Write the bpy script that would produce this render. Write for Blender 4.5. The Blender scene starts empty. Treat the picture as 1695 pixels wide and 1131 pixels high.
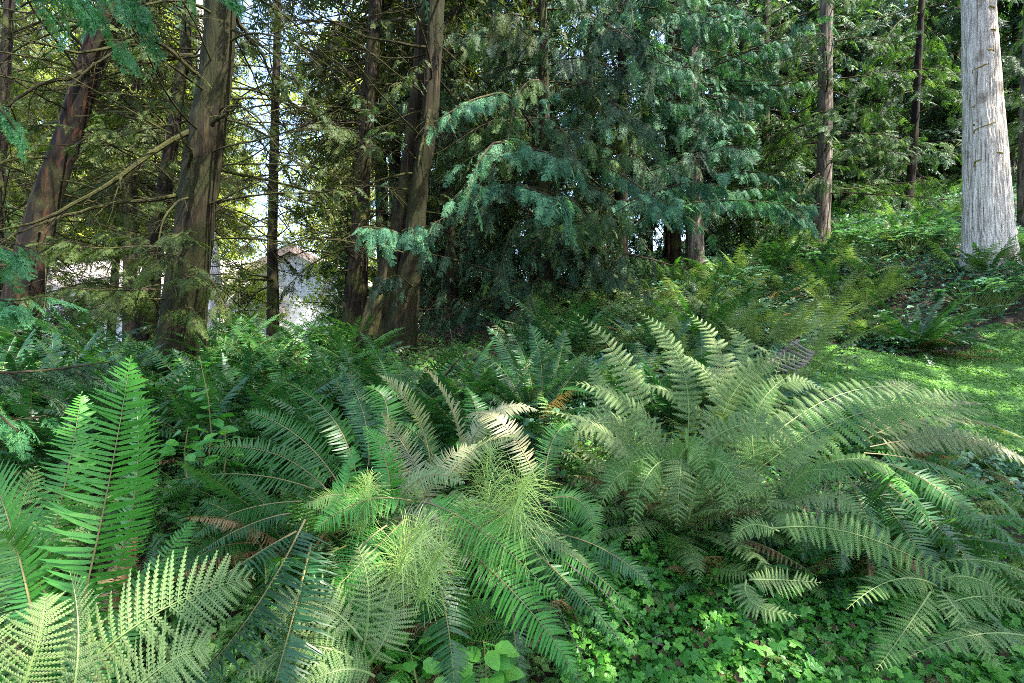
import bpy, math, random
import numpy as np
from mathutils import Vector
R = math.radians
random.seed(7); rng = np.random.default_rng(11)
sc = bpy.context.scene
col = sc.collection

# ------------------------------------------------------------------ camera
cam = bpy.data.objects.new('camera', bpy.data.cameras.new('camera')); col.objects.link(cam)
cam.data.lens = 18.0; cam.data.sensor_width = 36.0
cam.data.clip_start = 0.05; cam.data.clip_end = 1000
CZ = 1.5
cam.location = (0, 0, CZ); cam.rotation_euler = (R(90), 0, 0)
sc.camera = cam
F = 847.5
def at(px, py, d):
    return np.array([(px - 847.5) / F * d, d, CZ - (py - 565.5) / F * d])

# ------------------------------------------------------------------ sky, sun, exposure
SUN_EL, SUN_AZ = 57.0, 118.0            # azimuth measured clockwise from +Y (the view direction)
w = bpy.data.worlds.new('World'); sc.world = w; w.use_nodes = True
nt = w.node_tree; nt.nodes.clear()
sky = nt.nodes.new('ShaderNodeTexSky'); sky.sky_type = 'NISHITA'; sky.sun_disc = False
sky.sun_elevation = R(SUN_EL); sky.sun_rotation = R(SUN_AZ); sky.air_density = 1.0; sky.dust_density = 1.5; sky.ozone_density = 1.0
bg = nt.nodes.new('ShaderNodeBackground'); bg.inputs['Strength'].default_value = 0.15
wo = nt.nodes.new('ShaderNodeOutputWorld')
nt.links.new(sky.outputs[0], bg.inputs[0]); nt.links.new(bg.outputs[0], wo.inputs[0])
sun = bpy.data.objects.new('sun', bpy.data.lights.new('sun', 'SUN')); col.objects.link(sun)
sun.data.energy = 3.6; sun.data.angle = R(0.55); sun.data.color = (1.0, 0.95, 0.86)
sd = Vector((math.sin(R(SUN_AZ)) * math.cos(R(SUN_EL)), math.cos(R(SUN_AZ)) * math.cos(R(SUN_EL)), math.sin(R(SUN_EL))))
sun.rotation_euler = sd.to_track_quat('Z', 'Y').to_euler(); sun.location = (20, -10, 40)
sc.view_settings.view_transform = 'Standard'; sc.view_settings.look = 'None'
sc.view_settings.exposure = 2.85; sc.view_settings.gamma = 1.0
sc.render.engine = 'CYCLES'
cy = sc.cycles
cy.max_bounces = 8; cy.diffuse_bounces = 4; cy.glossy_bounces = 2; cy.transmission_bounces = 4; cy.transparent_max_bounces = 6
cy.use_denoising = False; cy.sample_clamp_indirect = 6.0
cy.use_adaptive_sampling = False; cy.filter_width = 0.9
try:
    cy.denoiser = 'OPENIMAGEDENOISE'; cy.denoising_prefilter = 'ACCURATE'
except Exception: pass

# ------------------------------------------------------------------ terrain
TP = [(0,1131,2.3),(850,1131,2.3),(1695,1131,2.4),(1300,900,3.3),(1695,800,4.6),(1600,640,6.2),(1450,603,6.8),(1520,582,7.6),
      (1640,437,9),(1270,605,6.2),(1100,830,3.6),(1360,418,11.5),(1140,468,11),(1000,505,10),(870,560,8.5),(870,720,4.6),
      (680,585,8),(590,562,9.5),(450,578,11),(270,602,7),(30,590,7.5),(620,720,5),(250,850,3.5),(0,800,4),
      (1480,340,17),(1480,390,13),(1000,450,16),(750,540,16),(300,590,18)]
CP = [tuple(at(*p)) for p in TP]
CP += [(-25,28,0),(-12,28,.2),(-30,10,.3),(-10,45,0),(5,30,4),(15,30,9),(30,30,13),(30,10,5),(15,5,1.6),(12,2,.6),(0,-8,-.4),(-10,-6,-.6),
       (10,-6,-.2),(-12,5,.6),(45,-8,3),(-45,-8,-1),(-45,60,0),(0,60,6),(45,60,20)]
CP = np.array(CP)
def _phi(r): return np.where(r > 1e-9, r * r * np.log(np.maximum(r, 1e-9)), 0)
_n = len(CP)
_K = _phi(np.linalg.norm(CP[:, None, :2] - CP[None, :, :2], axis=2)) + np.eye(_n) * 0.15
_P = np.c_[np.ones(_n), CP[:, :2]]
_A = np.block([[_K, _P], [_P.T, np.zeros((3, 3))]])
_W = np.linalg.solve(_A, np.r_[CP[:, 2], 0, 0, 0])
def ground(x, y):
    x = np.clip(np.atleast_1d(np.asarray(x, float)), -45, 45); y = np.clip(np.atleast_1d(np.asarray(y, float)), -8, 60)
    q = np.stack([x, y], -1).reshape(-1, 2)
    r = np.linalg.norm(q[:, None, :] - CP[None, :, :2], axis=2)
    z = _phi(r) @ _W[:_n] + _W[_n] + q @ _W[_n + 1:]
    return z.reshape(x.shape)
def gz(x, y): return float(ground(x, y)[0])

# ------------------------------------------------------------------ mesh accumulator
class Acc:
    def __init__(s): s.v = []; s.q = []; s.m = []; s.t = []; s.n = 0
    def add(s, v, q, mat=0, tint=None):
        v = np.asarray(v, float).reshape(-1, 3); q = np.asarray(q, int).reshape(-1, 4)
        s.v.append(v); s.q.append(q + s.n); s.n += len(v); s.m.append(np.full(len(q), mat))
        if tint is None: tint = 0.5
        s.t.append(np.broadcast_to(np.asarray(tint, float), (len(q),)).copy())
    def merge(s, o, mat=None):
        for v, q, m, t in zip(o.v, o.q, o.m, o.t):
            pass
    def arrays(s):
        return np.concatenate(s.v), np.concatenate(s.q), np.concatenate(s.m), np.concatenate(s.t)
    def mesh(s, name, mats, smooth=False):
        v, q, m, t = s.arrays()
        me = bpy.data.meshes.new(name)
        me.vertices.add(len(v)); me.vertices.foreach_set('co', v.astype(np.float32).ravel())
        me.loops.add(len(q) * 4); me.loops.foreach_set('vertex_index', q.astype(np.int32).ravel())
        me.polygons.add(len(q)); me.polygons.foreach_set('loop_start', np.arange(0, len(q) * 4, 4, dtype=np.int32))
        me.polygons.foreach_set('loop_total', np.full(len(q), 4, dtype=np.int32))
        me.polygons.foreach_set('material_index', m.astype(np.int32))
        me.polygons.foreach_set('use_smooth', np.full(len(q), smooth))
        a = me.attributes.new('tint', 'FLOAT', 'FACE'); a.data.foreach_set('value', t.astype(np.float32))
        for x in mats: me.materials.append(x)
        me.update(calc_edges=True)
        return me
def put(name, me, parent=None, loc=None):
    o = bpy.data.objects.new(name, me); col.objects.link(o)
    if loc is not None: o.location = loc
    if parent: o.parent = parent
    return o
def tag(o, label=None, cat=None, group=None, kind=None):
    if label: o['label'] = label
    if cat: o['category'] = cat
    if group: o['group'] = group
    if kind: o['kind'] = kind
    return o
def thing(name, label, cat, loc, group=None):
    return tag(put(name, None, None, loc), label, cat, group)
def norm(a): return a / np.maximum(np.linalg.norm(a, axis=-1, keepdims=True), 1e-9)
ORD = ['first','second','third','fourth','fifth','sixth','seventh','eighth','ninth','tenth','eleventh','twelfth','thirteenth','fourteenth',
       'fifteenth','sixteenth','seventeenth','eighteenth','nineteenth','twentieth','twenty-first','twenty-second','twenty-third','twenty-fourth','twenty-fifth','twenty-sixth'] + ['%s from the twenty-sixth' % w for w in ('next', 'second on', 'third on')]

def bez(P0, P1, P2, t):
    t = np.asarray(t)[:, None]
    p = (1 - t) ** 2 * P0 + 2 * t * (1 - t) * P1 + t * t * P2
    T = norm(2 * (1 - t) * (P1 - P0) + 2 * t * (P2 - P1) + 1e-6)
    return p, T
def tube(acc, pts, rad, sides=6, mat=0, tint=.5, jit=0.0):
    pts = np.asarray(pts, float); n = len(pts); rad = np.broadcast_to(rad, (n,))
    T = norm(np.gradient(pts, axis=0))
    ref = np.array([0., 0, 1]) if abs(T[:, 2]).mean() < .8 else np.array([1., 0, 0])
    A = norm(np.cross(T, ref)); B = np.cross(T, A)
    an = np.arange(sides) / sides * 2 * math.pi
    rr = rad[:, None] * (1 + (rng.uniform(-jit, jit, (n, sides)) if jit else 0))
    v = pts[:, None] + rr[..., None] * (np.cos(an)[None, :, None] * A[:, None] + np.sin(an)[None, :, None] * B[:, None])
    i = np.arange(n - 1)[:, None] * sides; j = np.arange(sides)[None]; k = (j + 1) % sides
    q = np.stack([i + j, i + k, i + sides + k, i + sides + j], -1).reshape(-1, 4)
    acc.add(v, q, mat, tint)
def box(acc, c, s, mat=0, rot=None):
    v = np.array([[x, y, z] for x in (-.5, .5) for y in (-.5, .5) for z in (-.5, .5)]) * s
    if rot is not None: v = v @ rot.T
    acc.add(v + c, [[0, 1, 3, 2], [4, 6, 7, 5], [0, 4, 5, 1], [2, 3, 7, 6], [0, 2, 6, 4], [1, 5, 7, 3]], mat)

# ------------------------------------------------------------------ materials
def newmat(name):
    m = bpy.data.materials.new(name); m.use_nodes = True; n = m.node_tree; n.nodes.clear()
    return m, n, n.links
def ramp(n, stops):
    r = n.nodes.new('ShaderNodeValToRGB'); e = r.color_ramp.elements
    e[0].position, e[0].color = stops[0][0], (*stops[0][1], 1); e[1].position, e[1].color = stops[-1][0], (*stops[-1][1], 1)
    for p, c in stops[1:-1]: x = e.new(p); x.color = (*c, 1)
    return r
def leaf_mat(name, c1, c2, c3, rough=.45, spec=.5, tr=.35, tcol=(1.5, 1.6, .7), scale=2.0, tw=.55, nw=.7):
    m, n, L = newmat(name)
    at_ = n.nodes.new('ShaderNodeAttribute'); at_.attribute_name = 'tint'
    ge = n.nodes.new('ShaderNodeNewGeometry'); no = n.nodes.new('ShaderNodeTexNoise'); no.inputs['Scale'].default_value = scale; no.inputs['Detail'].default_value = 3
    L.new(ge.outputs['Position'], no.inputs['Vector'])
    oi = n.nodes.new('ShaderNodeObjectInfo')
    a = n.nodes.new('ShaderNodeMath'); a.operation = 'MULTIPLY_ADD'; a.inputs[1].default_value = tw; L.new(at_.outputs['Fac'], a.inputs[0])
    b = n.nodes.new('ShaderNodeMath'); b.operation = 'MULTIPLY_ADD'; b.inputs[1].default_value = nw; b.inputs[2].default_value = .40 - nw * .5 - tw * .5; L.new(no.outputs['Fac'], b.inputs[0])
    L.new(b.outputs[0], a.inputs[2])
    c = n.nodes.new('ShaderNodeMath'); c.operation = 'MULTIPLY_ADD'; c.inputs[1].default_value = .25; c.inputs[2].default_value = -.02; L.new(oi.outputs['Random'], c.inputs[0])
    d = n.nodes.new('ShaderNodeMath'); d.operation = 'ADD'; L.new(a.outputs[0], d.inputs[0]); L.new(c.outputs[0], d.inputs[1])
    r = ramp(n, [(0.05, c1), (.5, c2), (1.0, c3)]); L.new(d.outputs[0], r.inputs[0])
    p = n.nodes.new('ShaderNodeBsdfPrincipled'); p.inputs['Roughness'].default_value = rough; p.inputs['Specular IOR Level'].default_value = spec
    L.new(r.outputs[0], p.inputs['Base Color'])
    mu = n.nodes.new('ShaderNodeMix'); mu.data_type = 'RGBA'; mu.blend_type = 'MULTIPLY'; mu.inputs[0].default_value = 1
    L.new(r.outputs[0], mu.inputs[6]); mu.inputs[7].default_value = (*tcol, 1)
    t = n.nodes.new('ShaderNodeBsdfTranslucent'); L.new(mu.outputs[2], t.inputs[0])
    x = n.nodes.new('ShaderNodeMixShader'); x.inputs[0].default_value = tr
    L.new(p.outputs[0], x.inputs[1]); L.new(t.outputs[0], x.inputs[2])
    o = n.nodes.new('ShaderNodeOutputMaterial'); L.new(x.outputs[0], o.inputs[0])
    return m
def bark_mat(name, c1, c2, c3, moss=.3, mosscol=(.09, .1, .018), sx=14, sz=1.2, bump=.8, low=0.0, patch=None):
    m, n, L = newmat(name)
    tc = n.nodes.new('ShaderNodeNewGeometry'); mp = n.nodes.new('ShaderNodeMapping'); mp.inputs['Scale'].default_value = (sx, sx, sz)
    L.new(tc.outputs['Position'], mp.inputs[0])
    no = n.nodes.new('ShaderNodeTexNoise'); no.inputs['Scale'].default_value = 1.6; no.inputs['Detail'].default_value = 7; no.inputs['Roughness'].default_value = .62
    no.inputs['Distortion'].default_value = .6
    L.new(mp.outputs[0], no.inputs['Vector'])
    r = ramp(n, [(.32, c1), (.5, c2), (.68, c3)]); L.new(no.outputs['Fac'], r.inputs[0])
    n2 = n.nodes.new('ShaderNodeTexNoise'); n2.inputs['Scale'].default_value = 2.2; n2.inputs['Detail'].default_value = 6; L.new(tc.outputs['Position'], n2.inputs['Vector'])
    r2 = ramp(n, [(.62 - moss * .5, (0, 0, 0)), (.74 - moss * .4, (1, 1, 1))]); L.new(n2.outputs['Fac'], r2.inputs[0])
    mx = n.nodes.new('ShaderNodeMix'); mx.data_type = 'RGBA'; L.new(r2.outputs[0], mx.inputs[0]); L.new(r.outputs[0], mx.inputs[6])
    n3 = n.nodes.new('ShaderNodeTexNoise'); n3.inputs['Scale'].default_value = 60; L.new(tc.outputs['Position'], n3.inputs['Vector'])
    mc = ramp(n, [(.3, tuple(x * .45 for x in mosscol)), (.7, tuple(x * 1.5 for x in mosscol))]); L.new(n3.outputs['Fac'], mc.inputs[0])
    L.new(mc.outputs[0], mx.inputs[7])
    p = n.nodes.new('ShaderNodeBsdfPrincipled'); p.inputs['Roughness'].default_value = .9; p.inputs['Specular IOR Level'].default_value = .2
    L.new(mx.outputs[2], p.inputs['Base Color'])
    bu = n.nodes.new('ShaderNodeBump'); bu.inputs['Strength'].default_value = bump; bu.inputs['Distance'].default_value = .03
    L.new(no.outputs['Fac'], bu.inputs['Height']); L.new(bu.outputs[0], p.inputs['Normal'])
    o = n.nodes.new('ShaderNodeOutputMaterial'); L.new(p.outputs[0], o.inputs[0])
    return m
def plain_mat(name, c, rough=.7, var=.3, scale=8, stretch=(1, 1, 1)):
    m, n, L = newmat(name)
    tc = n.nodes.new('ShaderNodeTexCoord'); mp = n.nodes.new('ShaderNodeMapping'); mp.inputs['Scale'].default_value = stretch; L.new(tc.outputs['Object'], mp.inputs[0])
    no = n.nodes.new('ShaderNodeTexNoise'); no.inputs['Scale'].default_value = scale; no.inputs['Detail'].default_value = 6; L.new(mp.outputs[0], no.inputs['Vector'])
    r = ramp(n, [(.3, tuple(x * (1 - var) for x in c)), (.7, tuple(min(1, x * (1 + var)) for x in c))]); L.new(no.outputs['Fac'], r.inputs[0])
    p = n.nodes.new('ShaderNodeBsdfPrincipled'); p.inputs['Roughness'].default_value = rough; L.new(r.outputs[0], p.inputs['Base Color'])
    bu = n.nodes.new('ShaderNodeBump'); bu.inputs['Strength'].default_value = .3; L.new(no.outputs['Fac'], bu.inputs['Height']); L.new(bu.outputs[0], p.inputs['Normal'])
    o = n.nodes.new('ShaderNodeOutputMaterial'); L.new(p.outputs[0], o.inputs[0])
    return m
M = {}
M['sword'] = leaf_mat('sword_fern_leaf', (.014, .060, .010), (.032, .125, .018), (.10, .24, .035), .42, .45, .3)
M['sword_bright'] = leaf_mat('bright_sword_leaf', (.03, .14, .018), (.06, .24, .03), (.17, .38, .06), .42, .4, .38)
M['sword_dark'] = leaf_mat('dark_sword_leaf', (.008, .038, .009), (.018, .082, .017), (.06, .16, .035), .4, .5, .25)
M['lady'] = leaf_mat('lady_fern_leaf', (.06, .115, .032), (.15, .235, .072), (.36, .36, .18), .5, .4, .35)
M['lady_green'] = leaf_mat('green_lady_leaf', (.045, .13, .025), (.10, .215, .045), (.28, .34, .12), .5, .4, .4)
M['rust'] = leaf_mat('rust_fern_leaf', (.10, .05, .02), (.22, .12, .05), (.36, .27, .15), .6, .3, .3)
M['pink'] = leaf_mat('sun_sheen_leaf', (.07, .12, .03), (.20, .23, .09), (.42, .36, .24), .45, .5, .3)  # pale sun sheen on fronds and undersides put into the leaf colour
M['stem'] = plain_mat('fern_stem', (.16, .13, .04), .6)
M['stemg'] = plain_mat('green_stem', (.14, .20, .05), .6)
M['horse'] = leaf_mat('horsetail_green', (.15, .27, .05), (.33, .46, .12), (.58, .65, .28), .5, .3, .35)
M['cedar'] = leaf_mat('cedar_leaf', (.005, .017, .009), (.026, .073, .036), (.15, .24, .12), .58, .25, .22, scale=2.6, tw=.8, nw=1.1)  # wide range puts dark gaps and lit tips into the colour
M['cedar_teal'] = leaf_mat('teal_cedar_leaf', (.012, .05, .028), (.045, .15, .085), (.14, .31, .14), .55, .25, .25, scale=2.6, tw=.8, nw=1.0)
M['cedar_olive'] = leaf_mat('olive_cedar_leaf', (.015, .030, .006), (.045, .078, .012), (.12, .16, .025), .55, .3, .35, scale=1.2)
M['hemlock'] = leaf_mat('hemlock_leaf', (.008, .028, .008), (.034, .090, .020), (.15, .24, .055), .55, .3, .35, scale=1.6, tw=.7, nw=1.0)
M['yellow'] = leaf_mat('sunny_leaf', (.10, .15, .02), (.26, .31, .045), (.55, .55, .16), .5, .3, .5, scale=.5)  # sunlit brightness of far trees and bushes put into the leaf colour
M['teal_near'] = leaf_mat('near_teal_leaf', (.02, .10, .04), (.055, .21, .08), (.17, .37, .13), .45, .4, .4, scale=1.2)  # lighter teal leaf, its brightness stands in for light on the near sprays
M['olivelit'] = leaf_mat('olive_lit_leaf', (.02, .034, .006), (.062, .082, .014), (.19, .21, .05), .55, .3, .5, scale=.6)
M['broad'] = leaf_mat('broad_leaf', (.025, .085, .045), (.065, .18, .095), (.17, .32, .18), .45, .4, .3)
M['cover'] = leaf_mat('cover_leaf', (.02, .09, .012), (.055, .22, .025), (.18, .40, .055), .45, .4, .35, scale=2.5)
M['lawn'] = leaf_mat('lawn_leaf', (.07, .17, .035), (.15, .32, .065), (.28, .45, .11), .5, .3, .35, scale=1.0)
M['litter'] = leaf_mat('litter_leaf', (.04, .022, .012), (.10, .06, .03), (.22, .14, .08), .8, .2, .1)
M['bark'] = bark_mat('cedar_bark', (.004, .003, .002), (.017, .0118, .006), (.062, .043, .023), .25, (.05, .05, .012))
M['bark_red'] = bark_mat('red_bark', (.003, .0022, .0015), (.006, .0045, .003), (.055, .022, .010), .2, (.03, .03, .01), 9, .9)
M['bark_moss'] = bark_mat('mossy_bark', (.003, .0024, .0015), (.014, .0100, .004), (.050, .036, .015), .45, (.014, .015, .003))
M['bark_dark'] = bark_mat('dark_bark', (.004, .003, .002), (.013, .009, .006), (.038, .027, .016), .3, (.035, .04, .01))
M['bark_grey'] = bark_mat('grey_bark', (.12, .09, .07), (.64, .57, .51), (.88, .81, .74), .05, (.16, .13, .07), 22, 1.0, 1.0)
M['bark_tan'] = bark_mat('tan_bark', (.028, .022, .017), (.115, .092, .075), (.26, .215, .18), .15, (.05, .05, .015))
M['limb'] = bark_mat('mossy_limb', (.005, .004, .002), (.016, .0135, .005), (.042, .037, .010), .5, (.026, .027, .005), 8, 8)
M['limb_dark'] = bark_mat('bare_limb', (.014, .010, .007), (.04, .03, .018), (.09, .07, .04), .3, (.05, .052, .012), 8, 8)
M['moss'] = plain_mat('moss', (.20, .16, .03), .95, .5, 30)
M['wood'] = plain_mat('weathered_wood', (.15, .125, .095), .9, .45, 6, (30, 2, 30))

# ------------------------------------------------------------------ ground sheet
g1 = np.r_[np.linspace(-300, -46, 12), np.linspace(-45, 45, 240), np.linspace(46, 300, 12)]
g2 = np.r_[np.linspace(-200, -10, 8), np.linspace(-8, 60, 230), np.linspace(62, 400, 12)]
GX, GY = np.meshgrid(g1, g2)
lump = .05 * np.sin(GX * 1.9 + 1.3 * np.sin(GY * 1.1)) * np.sin(GY * 2.3 + 1) + .03 * np.sin(GX * 5.1 + GY * 3.7)
GZ = ground(GX, GY) + lump * ((np.abs(GX) < 45))
def lawn_mask(x, y):
    x = np.asarray(x, float); y = np.asarray(y, float)
    e = .25 * np.sin(x * 2.1) + .15 * np.sin(x * 5.3 + y)
    return (x > 3.45 + .35 * np.abs(y - 5.9) + .15 * np.sin(y * 4)) & (y > 4.9 + e * .6) & (y < 7.35 + e * .5 + (x > 6.5) * (x - 6.5) * .25)
acc = Acc()
nx, ny = len(g1), len(g2)
idx = np.arange(nx * ny).reshape(ny, nx)
q = np.stack([idx[:-1, :-1], idx[:-1, 1:], idx[1:, 1:], idx[1:, :-1]], -1).reshape(-1, 4)
V = np.stack([GX, GY, GZ], -1).reshape(-1, 3)
cx = V[q].mean(1)
clear = np.exp(-(((cx[:, 0] + 9.5) / 7) ** 2 + ((cx[:, 1] - 21) / 6) ** 2))
acc.add(V, q, 0, np.where(lawn_mask(cx[:, 0], cx[:, 1]), 1.0, np.where(clear > .35, .9, 0)))
m, n, L = newmat('forest_floor')
ge = n.nodes.new('ShaderNodeNewGeometry'); a = n.nodes.new('ShaderNodeAttribute'); a.attribute_name = 'tint'
n1 = n.nodes.new('ShaderNodeTexNoise'); n1.inputs['Scale'].default_value = 9; n1.inputs['Detail'].default_value = 9; L.new(ge.outputs['Position'], n1.inputs['Vector'])
r1 = ramp(n, [(.3, (.012, .008, .005)), (.5, (.045, .028, .016)), (.7, (.10, .065, .035))]); L.new(n1.outputs['Fac'], r1.inputs[0])
r2 = ramp(n, [(.3, (.03, .09, .015)), (.7, (.10, .22, .035))]); L.new(n1.outputs['Fac'], r2.inputs[0])
mx = n.nodes.new('ShaderNodeMix'); mx.data_type = 'RGBA'; L.new(a.outputs['Fac'], mx.inputs[0]); L.new(r1.outputs[0], mx.inputs[6]); L.new(r2.outputs[0], mx.inputs[7])
p = n.nodes.new('ShaderNodeBsdfPrincipled'); p.inputs['Roughness'].default_value = .95; L.new(mx.outputs[2], p.inputs['Base Color'])
bu = n.nodes.new('ShaderNodeBump'); bu.inputs['Strength'].default_value = .8; bu.inputs['Distance'].default_value = .05; L.new(n1.outputs['Fac'], bu.inputs['Height']); L.new(bu.outputs[0], p.inputs['Normal'])
o = n.nodes.new('ShaderNodeOutputMaterial'); L.new(p.outputs[0], o.inputs[0])
tag(put('ground', acc.mesh('ground', [m], True)), kind='structure')

# ------------------------------------------------------------------ foliage templates
def spray(level, seed):
    """flat cedar spray, length 1 along +x, fingers drooping; returns verts, quads"""
    r = np.random.default_rng(seed); a = Acc()
    nb = {3: 13, 2: 10, 1: 7, 0: 4}[level]; sub = {3: 5, 2: 3, 1: 1, 0: 0}[level]
    def P(x, y): return np.stack([x, y, -.25 * x ** 2 - 1.3 * y ** 2 * (1 + .4 * r.uniform(-1, 1))], -1)
    def kite(bx, by, dx, dy, L, w):
        ex, ey = -dy, dx; zj = r.uniform(-.012, .012)
        p0 = P(bx, by); p1 = P(bx + dx * L * .45 + ex * w, by + dy * L * .45 + ey * w) + [0, 0, zj]; p2 = P(bx + dx * L, by + dy * L); p3 = P(bx + dx * L * .45 - ex * w, by + dy * L * .45 - ey * w)
        a.add([p0, p1, p2, p3], [[0, 1, 2, 3]], 0, r.uniform(0, 1))
    kite(0, 0, 1, 0, 1.0, .012 if level > 1 else .03)
    for i in range(nb):
        x = .06 + .88 * i / nb
        for s in (-1, 1):
            if r.random() < .12: continue
            xx = x + r.uniform(-.03, .03); Lb = (.34 * (1 - xx) ** .8 + .07) * r.uniform(.6, 1.25)
            an = R(48 + r.uniform(-14, 14)); dx, dy = math.cos(an), s * math.sin(an)
            kite(xx, 0, dx, dy, Lb, {3: .009, 2: .014, 1: .028, 0: .05}[level])
            for k in range(sub):
                f = (k + .7) / (sub + .6)
                for s2 in (-1, 1):
                    a2 = an * s + s2 * R(36 + r.uniform(-8, 8)); l2 = {3: .10, 2: .12, 1: .14, 0: 0}[level] * (1 - f * .5) * r.uniform(.6, 1.2) * (Lb / .3 + .3)
                    kite(xx + dx * Lb * f, dy * Lb * f, math.cos(a2), math.sin(a2), l2, {3: .011, 2: .017, 1: .028, 0: 0}[level])
    v, q, mm, t = a.arrays()
    return v, q, t
SPR = {l: [spray(l, l * 10 + k) for k in range(3)] for l in (0, 1, 2, 3)}
def needle_spray(seed, n=26):
    """soft layered twig: many short leaf blades both sides of a twig"""
    r = np.random.default_rng(seed); a = Acc()
    for i in range(n):
        x = (i + .5) / n; s = 1 if i % 2 else -1; L = .32 * (1 - x * .7) * r.uniform(.7, 1.2); an = R(r.uniform(35, 75)); dx, dy = math.cos(an), s * math.sin(an)
        w = .035; z = r.uniform(-.06, .06)
        a.add([[x, 0, z], [x + dx * L * .5 - dy * w, dy * L * .5 + dx * w, z - .03], [x + dx * L, dy * L, z - .1], [x + dx * L * .5 + dy * w, dy * L * .5 - dx * w, z - .03]], [[0, 1, 2, 3]], 0, r.uniform(0, 1))
    v, q, mm, t = a.arrays(); return v, q, t
NSP = [needle_spray(50 + k) for k in range(3)]
def leafy_spray(seed, n=12):
    """broad small leaves around a twig"""
    r = np.random.default_rng(seed); a = Acc()
    for i in range(n):
        b = r.uniform(-1, 1, 3) * [.5, .4, .3] + [.5, 0, 0]; d = norm(r.uniform(-1, 1, 3)); e = norm(np.cross(d, r.uniform(-1, 1, 3))); L = r.uniform(.10, .2)
        a.add([b, b + d * L * .5 + e * L * .3, b + d * L, b + d * L * .5 - e * L * .3], [[0, 1, 2, 3]], 0, r.uniform(0, 1))
    v, q, mm, t = a.arrays(); return v, q, t
LSP = [leafy_spray(70 + k) for k in range(3)]
def scatter(acc, temps, pos, dirv, up, size, mat=0, tshift=0):
    """place template copies: +x along dirv, +z near up"""
    pos = np.asarray(pos); k = len(pos)
    if k == 0: return
    X = norm(np.asarray(dirv)); Z = np.asarray(up) - (np.asarray(up) * X).sum(-1, keepdims=True) * X; Z = norm(Z); Y = np.cross(Z, X)
    size = np.broadcast_to(size, (k,)); which = rng.integers(0, len(temps), k)
    tj = rng.uniform(-.3, .3, k) + tshift
    for w_ in range(len(temps)):
        s = which == w_
        if not s.any(): continue
        v, q, t = temps[w_]; kk = s.sum()
        vv = pos[s][:, None] + size[s][:, None, None] * (v[None, :, 0:1] * X[s][:, None] + v[None, :, 1:2] * Y[s][:, None] + v[None, :, 2:3] * Z[s][:, None])
        qq = q[None] + (np.arange(kk) * len(v))[:, None, None]
        acc.add(vv, qq, mat, np.clip((t[None] * .6 + .2 + tj[s][:, None]), 0, 1).ravel())

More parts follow.
